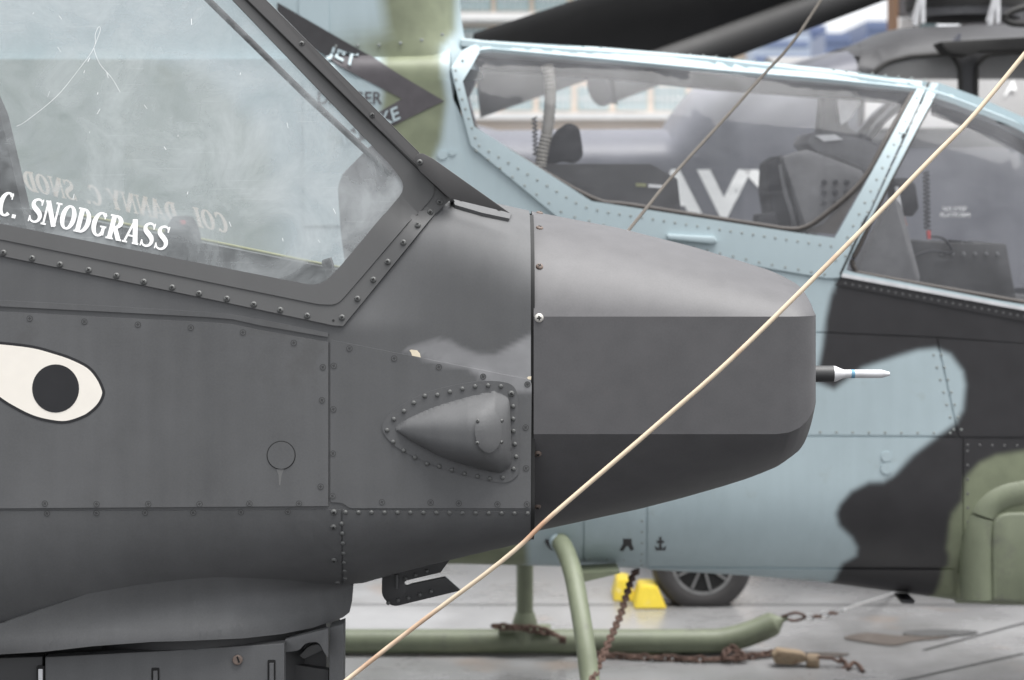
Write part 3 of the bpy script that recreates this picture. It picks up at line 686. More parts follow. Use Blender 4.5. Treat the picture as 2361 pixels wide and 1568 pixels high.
# windshield across the front, its near edge strip and the wire deflector fin
def quad_sheet(a, b, c, d, name, mat, parent, n=10):
    bm = bmesh.new(); g = [[bm.verts.new((a.lerp(b, i / n)).lerp(d.lerp(c, i / n), j / n)) for i in range(n + 1)] for j in range(n + 1)]
    for j in range(n):
        for i in range(n): bm.faces.new((g[j][i], g[j][i + 1], g[j + 1][i + 1], g[j + 1][i]))
    return from_bm(name, bm, mat, parent)
e0, e1 = S1.px(600, 0, .0), S1.px(1034, 452, .0); e9 = e1 + (e0 - e1) * 1.6
mir = lambda p: Vector((p.x, 2 * S1.yc - p.y, p.z))
quad_sheet(e1, mir(e1), mir(e9), e9, 'windshield_pane', 'canopy_far', H1)
def strip(pts_lo, pts_hi, depth, name, mat, parent, y_off):
    bm = bmesh.new(); A = []
    for (x, y) in pts_lo + pts_hi[::-1]:
        p = S1.px(x, y, 0); A.append(bm.verts.new(p + Vector((0, y_off, 0))))
    f = bm.faces.new(A); r = bmesh.ops.extrude_face_region(bm, geom=[f])
    for v in r['geom']:
        if isinstance(v, bmesh.types.BMVert): v.co.y += depth
    bmesh.ops.bevel(bm, geom=bm.edges[:], offset=.0012, segments=2, affect='EDGES')
    return from_bm(name, bm, mat, parent, 40)
M['strip'] = paint('charcoal_strip_paint', (.060, .058, .058), .55, .08, 12)
st = strip([(180, -400), (577, 6), (975, 398), (1033, 455)], [(222, -400), (614, 0), (965, 350), (1036, 452)], .03, 'windshield_strip', 'strip', H1, -.016)
strip([(170, -400), (569, 4), (968, 396), (1028, 454)], [(178, -400), (577, 3), (976, 396), (1033, 453)], .02, 'rubber_seal', 'rubber', H1, -.012)
def fin_poly(pts, d, th, name, mat, parent): return slab(pts, d, th, name, mat, parent, .0008, 40)
fd = S1.px(1000, 400, 0).y - .024
fin = fin_poly([(955, 372), (957, 361), (965, 354), (976, 354), (1000, 367), (1177, 492), (1160, 487), (1036, 457), (968, 395)], fd, .008, 'wire_deflector', 'strip', H1)
for x, y in ((696, 101), (859, 266), (968, 374)):
    o = bpy.data.objects.new('screw', fastener('screw')); sc.collection.objects.link(o); dd = (fd if x == 968 else S1.px(x, y, 0).y - .016)
    o.matrix_world = Matrix.Translation(P(x, y, dd)) @ Matrix.Rotation(R(90), 4, 'X') ; o.parent = fin if x == 968 else st
flg = panel(S1, [(1037, 459), (1160, 488), (1178, 494), (1172, 511), (1110, 498), (1048, 480), (1038, 469)], 'deflector_flange', 'grey', fin, off=.007, thick=.009, res=20)
for x, y in ((1063, 470), (1084, 473), (1105, 480), (1126, 484), (1148, 492)): put(S1, x, y, 'small', flg, .0072)
# lettering on both panes
BAS = lambda u: 514 + (u - 77) * .2155
def near_txt(x, y, lift):
    px, py = 62 + x * 57 * .98, 0
    px2 = px + y * 57 * .25; py = BAS(px) - y * 56; return S1.px(px2, py, .006 + lift)
t_w = text_width('COL. DANNY C. '); sc_ = (385 - 62) / 57 / .98 / text_width('SNODGRASS')
def place_near(x, y, lift):
    xx = (x - t_w) * sc_ * 57 * .98; px = 62 + xx; return S1.px(px + (y * 14), BAS(px) - y * 55, .0058 + lift)
write('COL. DANNY C. SNODGRASS', place_near, 'letter', 'white', pane)
def place_far(x, y, lift):
    u = 398 - x * sc_ * 57 * .98; vv = BAS(u) - 26; return S1.pt(u - y * 14, vv - y * 56, .0015 - lift, True)
fp = [o for o in H1.children if o.name.startswith('far_canopy_pane')][0]
write('COL. DANNY C. SNODGRASS', place_far, 'letter', 'vinyl', fp)
# hairline scratches in the acrylic
M['scratch'] = plain('scratched_acrylic', (.72, .73, .73), .5)
sp_ = [tuple(v) for v in smooth_path([(40, 292), (62, 280), (130, 225), (180, 165), (217, 113), (221, 80), (229, 63), (232, 72), (222, 100), (218, 115), (232, 150), (258, 180), (278, 214)], 5)]
strokes_to_mesh([(sp_, .9)], lambda x, y, l: S1.px(x, y, .0045), 'scratch', 'scratch', pane)
for _ in range(26):
    x, y, a_, l_ = random.uniform(40, 780), random.uniform(30, 560), random.uniform(-.7, .7), random.uniform(4, 15)
    if y < (x - 500) * 1.05 + 20 or y > 500 + .18 * x - 20: continue
    strokes_to_mesh([([(x, y), (x + l_ * math.sin(a_), y + l_ * math.cos(a_))], random.uniform(.7, 1.6))], lambda x, y, l: S1.px(x, y, .0045), 'scratch', 'scratch', pane)
# cockpit inside
bm = bmesh.new()
tubf = slab([(-600, 830), (760, 860), (1000, 560), (1005, 575), (780, 900), (-600, 900)], 3.53, .66, 'cockpit_floor', 'interior', H1)
slab(round_poly([(-300, 60), (-70, 100), (0, 262), (62, 528), (80, 640), (-300, 640)], 3), 3.60, .06, 'cockpit_bulkhead', 'interior', H1, .008)
sight = slab(round_poly([(387, 520), (398, 498), (425, 500), (440, 530), (446, 560), (435, 590), (430, 612), (395, 605), (350, 590)], 6), 3.66, .1, 'sight_handle', 'interior', H1, .006)
slab(round_poly([(415, 508), (424, 508), (427, 517), (418, 518)], 2), 3.65, .03, 'handle_button', 'red', sight)
slab(round_poly([(742, 600), (760, 594), (766, 612), (768, 645), (752, 650), (750, 618), (742, 612)], 3), 3.8, .04, 'latch', 'interior', H1)
slab(round_poly([(790, 400), (860, 330), (960, 440), (880, 560), (800, 640), (786, 540), (778, 430)], 12), 3.95, .22, 'sight_hood', 'intgrey', H1, .01)
tube([P(x, y, 3.95) for x, y in ((470, -10), (700, 215), (900, 400))], .007, 'frame_cable', 'interior', H1)
# pitot probe
po = P(1884, 862, 3.72); sx = 3.72 / F
pr = lathe([(-.02, 19 * sx), (37 * sx, 19 * sx), (38 * sx, 18 * sx)], po, (1, 0, 0), 'probe_collar', 'grey_dark', H1)
lathe([(37 * sx, 18.5 * sx), (42 * sx, 18 * sx), (58 * sx, 11 * sx), (62 * sx, 10.2 * sx)], po, (1, 0, 0), 'probe_cone', 'alu', pr)
lathe([(62 * sx, 9.8 * sx), (148 * sx, 9.6 * sx), (165 * sx, 5 * sx), (167 * sx, 4.2 * sx), (160 * sx, 1 * sx)], po, (1, 0, 0), 'probe_tube', 'alu', pr)
lathe([(78 * sx, 10.1 * sx), (86 * sx, 10.1 * sx)], po, (1, 0, 0), 'probe_mark', plain('blue_mark', (.15, .32, .45), .6), pr)
# turret fairing flange and turret below the belly
def vtopf(u): return interp([(-200, 1500), (0, 1470), (200, 1410), (450, 1352), (600, 1335), (815, 1325)], u)
def inset_f(u, v):
    t = max(0.0, u - 400) * S1.s; Rr = .348; c = Rr - math.sqrt(max(1e-5, Rr * Rr - min(t, Rr - .002) ** 2))
    b = interp([(-300, .13), (0, .12), (200, .10), (450, .075), (600, .07), (815, .06)], u)
    k = (v - interp([(-200, 1520), (0, 1505), (215, 1490), (430, 1478), (650, 1462), (760, 1445), (815, 1420)], u))      # <0 above the lip
    return b + c * .95 - min(0, k) * -.00055 + (min(0, k) / 120) ** 2 * .03 if True else b
def inset_ff(u, v):
    t = max(0.0, u - 400) * S1.s; Rr = .348; c = (Rr - math.sqrt(max(1e-5, Rr * Rr - min(t, Rr - .002) ** 2))) * .95
    lipv = interp([(-200, 1520), (0, 1505), (215, 1490), (430, 1478), (650, 1462), (760, 1445), (815, 1420)], u)
    up = max(0, lipv - v) * S1.s
    fz = .062 + c + up * .60; bz = inset1(u, min(v, interp(BOT1, u) - 1)) + .004; kk = .10
    h = max(0, min(1, .5 + .5 * (bz - fz) / kk)); return bz * (1 - h) + fz * h - kk * h * (1 - h)
SF = Side(3.5, W1, inset_ff)
panel(SF, [(-400, 1440), (0, 1440), (200, 1370), (450, 1325), (700, 1312), (800, 1322), (815, 1350), (812, 1385), (806, 1412), (790, 1424), (720, 1448), (650, 1462), (560, 1472), (430, 1478), (350, 1480), (215, 1490), (100, 1503), (0, 1509), (-400, 1530)], 'turret_fairing', 'grey', H1, off=0, thick=.012, res=16, smooth=50)
tur = lathe([(-.30, .26), (-.06, .26), (0, .26)], Vector((S1.pt(430, 1475).x, S1.yc, S1.pt(430, 1440).z)), (0, 0, 1), 'turret_drum', 'grey_dark', H1, 40)
slab([(-400, 1450), (400, 1440), (752, 1420), (752, 1700), (-400, 1700)], 3.70, .3, 'turret_core', 'grey_dark', tur)
tw = slab([(104, 1516), (400, 1500), (655, 1484), (655, 1700), (104, 1700)], 3.60, .03, 'turret_cover', 'grey', tur, .002)
slab([(-400, 1530), (98, 1514), (98, 1700), (-400, 1700)], 3.61, .03, 'turret_cover', 'grey_dark', tur, .002)
slab([(760, 1448), (792, 1438), (790, 1700), (757, 1700)], 3.66, .05, 'turret_pillar', 'grey', tur, .002)
slab(round_poly([(657, 1474), (756, 1450), (756, 1518), (745, 1500, 10), (735, 1480, 14), (705, 1482, 14), (690, 1500, 8), (657, 1504)], 2), 3.625, .02, 'turret_cheek', 'grey', tur, .001)
slab([(660, 1530), (757, 1545), (757, 1700), (700, 1700), (690, 1590)], 3.68, .02, 'turret_inner_plate', 'grey_dark', tur)
slab(round_poly([(690, 1512), (710, 1490, 8), (735, 1484, 8), (744, 1500), (700, 1520)], 3), 3.66, .02, 'cable_clamp', 'grey_frame', tur, .002)
o = lathe([(0, .010), (.004, .010), (.006, .008)], P(548, 1521, 3.598), (0, -1, 0), 'quarter_turn_fastener', 'rust_screw', tw, 16)
slab([(545, 1515), (548, 1513), (553, 1527), (550, 1529)], 3.591, .001, 'fastener_slot', 'slot', o)
for x0, y0 in ((351, 1542), (619, 1524), (86, 1538)):
    slab(round_poly([(x0 - 2, y0 - 2), (x0 + 16, y0 - 2), (x0 + 16, y0 + 120), (x0 - 2, y0 + 120)], 3), 3.598, .004, 'latch_slot', 'slot', tw)
    slab(round_poly([(x0 + 2, y0 + 5), (x0 + 12, y0 + 5), (x0 + 12, y0 + 116), (x0 + 2, y0 + 116)], 2), 3.595, .006, 'latch_pin', 'alu' if x0 < 100 else 'grey', tw, .001)
# lower wire cutter
cut = slab(round_poly([(881, 1318), (880, 1375, 14), (904, 1400, 18), (1061, 1362), (1026, 1331), (950, 1347), (936, 1352, 4), (931, 1345, 3), (936, 1339, 4), (1016, 1320), (1038, 1290), (1000, 1292)], 1), 3.80, .012, 'lower_wire_cutter', 'grey_dark', H1, .001)
for x, y in ((895, 1390), (918, 1384), (942, 1379), (968, 1371), (994, 1364), (935, 1334), (958, 1326), (984, 1317)):
    o = bpy.data.objects.new('rivet', fastener('rivet')); sc.collection.objects.link(o); o.matrix_world = Matrix.Translation(P(x, y, 3.799)) @ Matrix.Rotation(R(90), 4, 'X'); o.parent = cut
slab([(912, 1325), (918, 1325), (918, 1358), (912, 1358)], 3.792, .01, 'cutter_hinge', 'grey', cut, .001)
# rotor, tail end and skids out of view to the left
yc = S1.yc
box((-3.25, yc, 2.62), (.9, .5, 1.2), 'mast_fairing', 'grey', H1, .12)
lathe([(0, .09), (.5, .08)], (-3.25, yc, 3.0), (0, 0, 1), 'rotor_mast', 'grey_dark', H1)
for sy in (-1.0, 1.0):
    tube([(-3.6, yc + sy, .05), (-1.75, yc + sy, .05), (-1.45, yc + sy, .09), (-1.3, yc + sy, .16)], .045, 'skid_tube', 'grey_dark', H1)
for x in (-3.2, -2.0):
    tube([Vector(p) for p in smooth_path([(x, yc - 1.0, .06), (x, yc - .75, .45), (x, yc - .3, .86), (x, yc + .3, .86), (x, yc + .75, .45), (x, yc + 1.0, .06)], 5)], .035, 'cross_tube', 'grey_dark', H1)
# rope tied from the deck to the blade tip, passing in front of the nose
rp_ = [(800, 1568, 3.28), (1153, 1297, 3.25), (1274, 1187, 3.25), (1520, 975, 3.26), (1732, 784, 3.27), (2122, 392, 3.33), (2361, 126, 3.38)]
pts = [P(*p) for p in rp_]
pts = [Vector((-1.55, 3.15, .0)), Vector((-.95, 3.22, .35))] + pts + [Vector((1.55, 3.5, 2.75)), Vector((2.6, 3.72, 4.2))]
tag(tube(smooth_path(pts, 6), .0042, 'rope', 'rope', None, 10), 'thin beige rope stretched across the grey nose cone', 'rope')
pts = [P(1425, 562, 4.235), P(1450, 530, 4.34), P(1493, 477, 4.42), P(1560, 395, 4.55), P(1740, 195, 4.85), P(1893, 0, 4.98), Vector((1.32, 5.5, 3.05)), Vector((1.9, 6.2, 4.2))]
tag(tube(smooth_path(pts, 4), .0042, 'tie_line', 'wire', None, 6), 'dark thin cord running down behind the grey nose across the pale blue canopy', 'cord')
# ------------------------------------------------------------------ camouflaged attack helicopter behind
W2 = .45
VS2 = [(-2600, 138), (700, 138), (770, 190), (1000, 190), (1035, 210), (1085, 318), (1280, 480), (1500, 545), (1940, 636), (2361, 712), (2900, 815), (3300, 900)]
VT2 = [(-2600, 128), (700, 128), (770, 116), (1000, 112), (1040, 92), (1065, 76), (1150, 82), (1650, 116), (2000, 156), (2150, 178), (2250, 210), (2400, 268), (2600, 385), (2800, 540), (3000, 720), (3300, 880)]
BOT2 = [(-2600, 1340), (1040, 1345), (1500, 1356), (1900, 1388), (2250, 1440), (2500, 1440), (2900, 1380), (3200, 1240), (3300, 1150)]
def inset2(u, v):
    vs = interp(VS2, u); e = 0.0
    if u > 2700: t = min(1, (u - 2700) / 610); e = W2 * (1 - math.sqrt(max(0, 1 - t * t)))
    if v < vs:
        vt = interp(VT2, u); t = (vs - v) / max(1, vs - vt); n = interp([(1000, 4.5), (1100, 2.5)], u)
        return e + (W2 - e) * superq(t, n)
    if v > 1090:
        bv = interp(BOT2, u); return e + (W2 - e) * superq((v - 1090) / max(1, bv - 1090), 2.6)
    return e
S2 = Side(5.6, W2, inset2)
BOT2T = [(0, 1296), (1040, 1300), (1500, 1310), (1740, 1326), (1950, 1346), (2250, 1390), (2600, 1392)]
for _ in range(6):
    for i in range(len(BOT2) - 3):
        u, b = BOT2[i]; best = None
        for k in range(61):
            v = 1090 + (b - 1090) * k / 60; d = 5.6 / (5.6 + inset2(u, v)); py = YH + (v - YH) * d
            if best is None or py > best[1]: best = (CX + (u - CX) * d, py)
        BOT2[i] = (u, b + (interp(BOT2T, best[0]) - best[1]))
H2 = thing('attack_helicopter', 'camouflaged pale blue, black and green attack helicopter with curved canopy on skids', 'helicopter', 'attack helicopters parked on the deck')
gpoly = [(872, -400), (872, 75), (880, 140), (885, 210), (860, 400), (860, 900), (820, 1400), (1225, 1400), (1218, 1330), (1214, 1240), (1190, 1100), (1150, 900), (1060, 700), (1000, 470), (998, 370), (1018, 322), (1030, 232), (1012, 110), (1045, 60), (1042, -400)]
gpoly2 = [(2700, 1000), (2361, 1039), (2296, 1049), (2258, 1067), (2232, 1093), (2224, 1108), (2219, 1155), (2196, 1184), (2191, 1203), (2188, 1267), (2196, 1288), (2196, 1309), (2186, 1324), (2188, 1500), (3400, 1500), (3400, 1000)]
kpoly = [(1938, 632), (1915, 680), (1903, 735), (1895, 800), (1880, 880), (1923, 897), (1988, 848), (2064, 823), (2116, 807), (2157, 803), (2190, 817), (2219, 856), (2225, 887), (2219, 944), (2203, 975), (2157, 1008), (2103, 1049), (2059, 1096), (2036, 1110), (2003, 1111), (1962, 1132), (1936, 1163), (1928, 1185), (1936, 1213), (1967, 1242), (1982, 1267), (1982, 1288), (1954, 1309), (1946, 1340), (1940, 1500), (3400, 1500), (3400, 500), (2400, 500)]
g1, g2, k1 = soft_poly(gpoly, 26), soft_poly(gpoly2, 20), soft_poly(kpoly, 20)
g3 = soft_poly([(-2600, 150), (300, 120), (470, 160), (600, 300), (640, 420), (650, 1000), (-2600, 1000)], 50)
def fg(u, v): return max(g1(u, v), g2(u, v), g3(u, v) * .45) if (u < 1300 or u > 2100) else 0.0
def fk(u, v): return k1(u, v) if u > 1800 else 0.0
CA = [('camo_green', fg), ('camo_black', fk)]
us = [-2600, -1600, -600, -100] + list(range(0, 700, 40)) + list(range(700, 1040, 14)) + list(range(1046, 1880, 26)) + list(range(1880, 2420, 8)) + list(range(2440, 3300, 60)) + [3300]
loft(S2, us, lambda u: interp(VS2, u) - 4 if u > 1045 else interp(VT2, u), lambda u: interp(BOT2, u), 150, 'fuselage', 'camo', H2, attrs=CA)
def pan2(pts, name='skin_panel', off=.004, res=8, mat='camo', parent=H2, thick=.006, **k): return panel(S2, pts, name, mat, parent, off=off, thick=thick, res=res, attrs=CA if mat == 'camo' else None, **k)
pA = pan2([(1230, 520), (1290, 508), (1490, 560), (1756, 621), (1905, 645), (2361, 742), (2500, 770), (2500, 800), (2160, 776), (1890, 764), (1230, 745)], 'sill_panel', res=10)
pB = pan2([(1230, 749), (1890, 768), (2157, 780), (2206, 1004), (1230, 999)], 'side_panel', res=6)
pC = pan2([(2162, 781), (2600, 806), (2600, 1008), (2211, 1005)], 'side_panel', res=6)
pD = pan2([(1494, 1005), (2217, 1011), (2217, 1306), (1494, 1302)], 'lower_panel', res=6)
pE = pan2([(1348, 1005), (1488, 1005), (1488, 1304), (1348, 1302)], 'lower_panel', res=6)
pF = pan2([(1040, 1003), (1343, 1004), (1343, 1298), (1040, 1296)], 'lower_panel', res=6)
pG = pan2([(2222, 1012), (2600, 1016), (2600, 1400), (2204, 1390), (2206, 1320), (2222, 1312)], 'lower_panel', res=6)
pH = pan2([(700, 182), (1038, 184), (1062, 335), (1100, 470), (1140, 520), (700, 520)], 'side_panel', res=8)
# engine cowling above
def cowl():
    bm = bmesh.new(); layG = bm.verts.layers.float.new('camo_green'); layK = bm.verts.layers.float.new('camo_black'); rings = []
    for k in range(36):
        py = 150 - k * 16; fx = interp([(-420, 1010), (-60, 1052), (0, 1056), (60, 1066), (90, 1078), (110, 1090), (150, 1110)], py); hw = .40
        z = CAMH - (py - YH) * S2.s; ring = []
        for j in range(41):
            a = math.pi * (j / 40) - math.pi / 2; r = .26
            x = (fx - CX) * S2.s * 1.03 - r + r * abs(math.cos(a)) ** .62; y = S2.yc + hw * (1 if math.sin(a) > 0 else -1) * abs(math.sin(a)) ** .75
            v = bm.verts.new((x, y, z)); pxx = CX + x / y * F; v[layG] = g1(CX + x / S2.s, py); v[layK] = 0; ring.append(v)
        xs = -3.2
        for y in (S2.yc + hw, S2.yc - hw):
            for xx in ((-.62, -.75, -1.2, xs) if y > S2.yc else (xs, -1.2, -.75, -.62)):
                v = bm.verts.new((xx, y, z)); v[layG] = g1(CX + xx / S2.s, py); v[layK] = 0; ring.append(v)
        rings.append(ring)
    n = len(rings[0])
    for A, B in zip(rings, rings[1:]):
        for k in range(n): bm.faces.new((A[k], A[(k + 1) % n], B[(k + 1) % n], B[k]))
    bm.faces.new(rings[-1])
    return from_bm('engine_cowling', bm, 'camo', H2, 40)
cw = cowl()
SC = Side(S2.yc - .402, .3, lambda u, v: 0.0)
panel(SC, [(690, -300), (757, -300), (759, 122), (720, 118), (690, 90)], 'cowling_door', 'blue', cw, off=.004, thick=.006, res=40)
rivet_row(SC, along([(775, 106), (880, 104), (960, 96), (1020, 80)], 6), .0055, 'rivet_row', 'rivet_blue', cw, .004)
# danger arrow
def arrow_part(pts, name, mat, side=None, off=.0065): return panel(side or S2, pts, name, mat, pH, off=off, thick=.003, res=6)
arrow_part([(640, 6), (860, 133), (770, 141), (640, 60)], 'painted_arrow_upper', 'arrow_dark', SC, .006)
arrow_part([(780, 152), (740, 127), (846, 127), (1024, 233), (911, 288), (820, 330), (800, 305), (877, 257), (927, 228)], 'painted_arrow', 'arrow')
font_text('JET', (758, 134), (46, 18), (11, -38), None, 'stencil_text', 'arrowtext', pH, mapper=lambda x, y: SC.px(x, y, .012) if y < 126 else S2.px(x, y, .0125), bold=.02)
font_text('DANGER', (731, 240), (37, 0), (0, -41), S2, 'stencil_text', 'arrow', pH, .0072, .01)
font_text('INTAKE', (793, 334), (38, -17.6), (-11, -41), S2, 'stencil_text', 'arrowtext', pH, .0125, .02)
for cx_, cy_, r_ in ((1020, 357, 11), (1043, 351, 8)): panel(S2, ellipse(cx_, cy_, r_, r_, 20), 'filler_cap', 'blue', pH, off=.008, thick=.008, res=12)
for cx_, cy_, r_ in ((2043, 1052, 12), (2043, 1079, 13)): panel(S2, ellipse(cx_, cy_, r_, r_, 20), 'filler_cap', 'blue', pD, off=.008, thick=.008, res=12)
# canopy
cin = [(1064, 190), (1104, 122), (1132, 119), (1380, 141), (1650, 167), (1900, 188), (2112, 210), (1992, 428), (1924, 549), (1830, 536), (1364, 464), (1093, 292)]
cout = [(1038, 158), (1068, 118), (1132, 95), (1380, 109), (1650, 132), (1900, 158), (2141, 190), (2052, 380), (1934, 640), (1904, 641), (1756, 616), (1490, 555), (1285, 500), (1086, 336)]
fr2 = panel(S2, cout, 'canopy_frame', 'blue', H2, off=.010, thick=.012, res=40, holes=[cin])
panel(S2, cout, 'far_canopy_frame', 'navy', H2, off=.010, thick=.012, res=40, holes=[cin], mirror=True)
panel(S2, cin, 'canopy_pane', 'clear', H2, off=.004, thick=.0001, res=50, smooth=60)
panel(S2, cin, 'far_canopy_pane', 'clear_far', H2, off=.004, thick=.0001, res=50, mirror=True, smooth=60)
cin2 = [(2154, 222), (2210, 232), (2300, 262), (2361, 290), (2480, 360), (2650, 500), (2800, 690), (2361, 702), (2300, 692), (1968, 628), (1950, 622), (1956, 600)]
cout2 = [(2146, 192), (2165, 192), (2250, 222), (2361, 272), (2490, 345), (2670, 490), (2840, 720), (2840, 800), (2361, 716), (1938, 634), (1944, 622)]
fr3 = panel(S2, cout2, 'canopy_frame', 'blue', H2, off=.010, thick=.012, res=40, holes=[cin2])
panel(S2, cin2, 'canopy_pane', 'clear', H2, off=.004, thick=.0001, res=50, smooth=60)
panel(S2, cin2, 'far_canopy_pane', 'clear_far', H2, off=.004, thick=.0001, res=50, mirror=True, smooth=60)
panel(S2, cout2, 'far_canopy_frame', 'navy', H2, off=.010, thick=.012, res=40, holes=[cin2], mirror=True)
panel(S2, [(1940, 640), (2361, 719), (2700, 790), (2700, 812), (2361, 741), (1925, 656)], 'sill_strip', 'blackpaint', H2, off=.008, thick=.008, res=40)
panel(S2, [(1942, 630), (2361, 708), (2700, 775), (2700, 783), (2361, 716), (1938, 638)], 'sill_trim', 'alu', H2, off=.013, thick=.006, res=40)
M['blk_rivet'] = plain('worn_black_rivet', (.10, .10, .10), .4)
rivet_row(S2, along([(1948, 653), (2361, 730)], 26), .0042, 'rivet_row', 'blk_rivet', fr3, .0085)
# rails closing the roof
for nm, a, b in (('roof_rail', 1060, 2145), ('roof_rail', 2150, 3000)):
    bm = bmesh.new(); cols = []
    uu = [a + (b - a) * k / 40 for k in range(41)]
    for u in uu:
        vt = interp(VT2, u); ring = []
        for k in range(13):
            t = (k / 12 - .5) * 2; v = vt + 12 * abs(t); p = S2.raw(u, v); p.y = p.y if t < 0 else 2 * S2.yc - p.y; p.z += .014
            ring.append(p)
        cols.append([bm.verts.new(p) for p in ring] + [bm.verts.new(p - Vector((0, 0, .02))) for p in ring[::-1]])
    for A, B in zip(cols, cols[1:]):
        n = len(A)
        for k in range(n): bm.faces.new((A[k], A[(k + 1) % n], B[(k + 1) % n], B[k]))
    bm.faces.new(cols[0]); bm.faces.new(cols[-1]); from_bm(nm, bm, 'blue', H2, 40)
# post joint, seals, rivets
tube([S2.px(x, y, .011) for x, y in ((2140, 190), (2080, 315), (1990, 512), (1936, 632))], .0032, 'post_joint', 'seam', fr2, 6)
seal = [(1068, 215), (1098, 300), (1180, 352), (1362, 456), (1460, 474), (1756, 520), (1810, 528), (1850, 526), (1895, 500), (1987, 418), (2045, 318), (2104, 214)]
tube([S2.px(x, y, .0) for x, y in smooth_path(seal, 4)], .0085, 'window_seal', 'seal', fr2, 8)
seal = [(2148, 232), (2050, 420), (1985, 560), (1966, 600), (1972, 622), (2000, 634), (2361, 698)]
tube([S2.px(x, y, .0) for x, y in smooth_path(seal, 4)], .0085, 'window_seal', 'seal', fr3, 8)
panel(S2, [(1926, 540), (2108, 214), (2098, 212), (1985, 418), (1900, 515), (1850, 534)], 'seal_web', 'seal', fr2, off=-.004, thick=.004, res=40)
rv = along([(1048, 165), (1075, 128), (1132, 103)], 5) + along([(1050, 185), (1072, 250), (1096, 318)], 7) + along([(1105, 336), (1340, 475), (1390, 488), (1610, 522), (1915, 568)], 34)
rv += along([(1098, 348), (1300, 493), (1490, 547)], 14) + along([(1510, 550), (1756, 606), (1900, 632)], 14) + along([(2126, 205), (2030, 395), (1926, 600)], 16) + along([(2138, 212), (2050, 392), (1948, 590)], 16) + along([(1140, 97), (1650, 131), (2130, 184)], 34)
rivet_row(S2, rv, .0042, 'rivet_row', 'rivet_blue', fr2, .0102)
rivet_row(S2, along([(1330, 992), (2190, 998)], 24) + along([(2152, 818), (2198, 990)], 7) + along([(2170, 818), (2216, 990)], 7), .0042, 'rivet_row', 'rivet_blue', pB, .0045)
rivet_row(S2, along([(1480, 1200), (1480, 1300)], 5) + along([(1360, 1286), (1478, 1290)], 4), .004, 'rivet_row', 'rivet_blue', pE, .0045)
rivet_row(S2, along([(2230, 1026), (2600, 1030)], 14) + along([(2230, 1040), (2232, 1300)], 9), .004, 'rivet_row', 'blk_rivet', pG, .0045)
hd = slab(round_poly([(1538, 540), (1648, 546), (1655, 558), (1640, 562), (1540, 552)], 4), 5.57, .03, 'door_handle', 'blue', pA, .004)
rivet_row(S2, along([(1530, 540), (1725, 570)], 7), .004, 'rivet_row', 'rivet_blue', pA, .0045)
panel(S2, [(1494, 1306), (2196, 1312), (2196, 1374), (1950, 1336), (1494, 1309)], 'keel_strip', 'camo', H2, off=.006, thick=.006, res=6, attrs=CA)
# little symbols
panel(S2, [(1436, 1240), (1456, 1240), (1457, 1252), (1462, 1264), (1454, 1268), (1447, 1256), (1442, 1260), (1436, 1269), (1428, 1266), (1436, 1252)], 'jack_symbol', 'black', pE, off=.0045, thick=.001, res=30)
an = panel(S2, [(1520, 1236), (1525, 1236), (1525, 1244), (1531, 1245), (1531, 1249), (1525, 1250), (1526, 1262), (1532, 1260), (1536, 1256), (1534, 1266), (1512, 1266), (1510, 1256), (1514, 1260), (1519, 1262), (1520, 1250), (1514, 1249), (1514, 1245), (1520, 1244)], 'anchor_symbol', 'black', pD, off=.0055, thick=.001, res=30)
# chin turret
ct = slab(round_poly([(2288, 1182, 40), (2900, 1176, 60), (2900, 1400, 60), (2288, 1388, 10)], 10), 5.585, .9, 'chin_turret', 'green', H2, .03, 60)
tube(smooth_path([P(x, y, 5.638) for x, y in ((2900, 1128), (2420, 1128), (2340, 1132), (2295, 1146), (2268, 1172), (2256, 1215), (2254, 1300), (2256, 1376))], 8), .055, 'turret_rim', 'green', ct, 24)
slab(round_poly([(2076, 1382), (2110, 1384), (2108, 1392), (2078, 1391)], 2), 5.75, .1, 'drain_mast', 'black', H2)
# skids, cross tubes
y2 = S2.yc; dfs = ground_d(1508); dns = 2 * y2 - dfs; zt = .048
def skid(d, nm='skid_tube'):
    k = dfs; pts = [Vector(((x - CX) / F * k, d, z)) for x, z in ((-1500, .048), (300, .048), (1200, .048), (1600, .048), (1680, .056), (1740, .085), (1778, .112))]
    o = tube(smooth_path(pts, 4), .046, nm, 'green', H2, 14); e = pts[-1]
    lathe([(-.02, .046), (.012, .044), (.045, .012), (.07, .008)], e, (1, 0, .45), 'toe_cap', 'green', o); return e
toe = skid(dfs); skid(dns)
xl = (1210 - CX) / F * dfs
leg = tube(smooth_path([Vector((xl, dfs, .06)), Vector((xl, dfs - .02, .3)), Vector((xl, dfs - .16, .55)), Vector((xl + .03, y2, .66)), Vector((P(1285, 1245, 5.72)))], 6), .032, 'cross_tube', 'green', H2, 12)
lathe([(.045, .05), (.12, .048), (.16, .036)], (xl, dfs, .0), (0, 0, 1), 'skid_saddle', 'green', leg)
box((xl, dfs, .098), (.20, .10, .012), 'saddle_plate', 'green', leg, .003)
nl = [P(1284, 1243, 5.68), P(1300, 1262, 5.60), P(1320, 1318, 5.5), P(1336, 1400, 5.40), P(1350, 1490, 5.32), P(1362, 1580, 5.26), Vector((P(1370, 1700, 5.2).x, dns + .02, .28)), Vector((P(1372, 1700, 5.2).x, dns, .06))]
tube(smooth_path(nl, 5), .029, 'cross_tube', 'green', H2, 16)
lathe([(0, .036), (.004, .038), (.008, .036)], P(1284, 1243, 5.655), (0.05, -1, .25), 'tube_opening', 'black', H2, 24)
lathe([(0, .028), (.018, .029), (.03, .029)], P(1284, 1243, 5.66), (0.3, -1, -.35), 'tube_collar', 'blue', H2, 24)
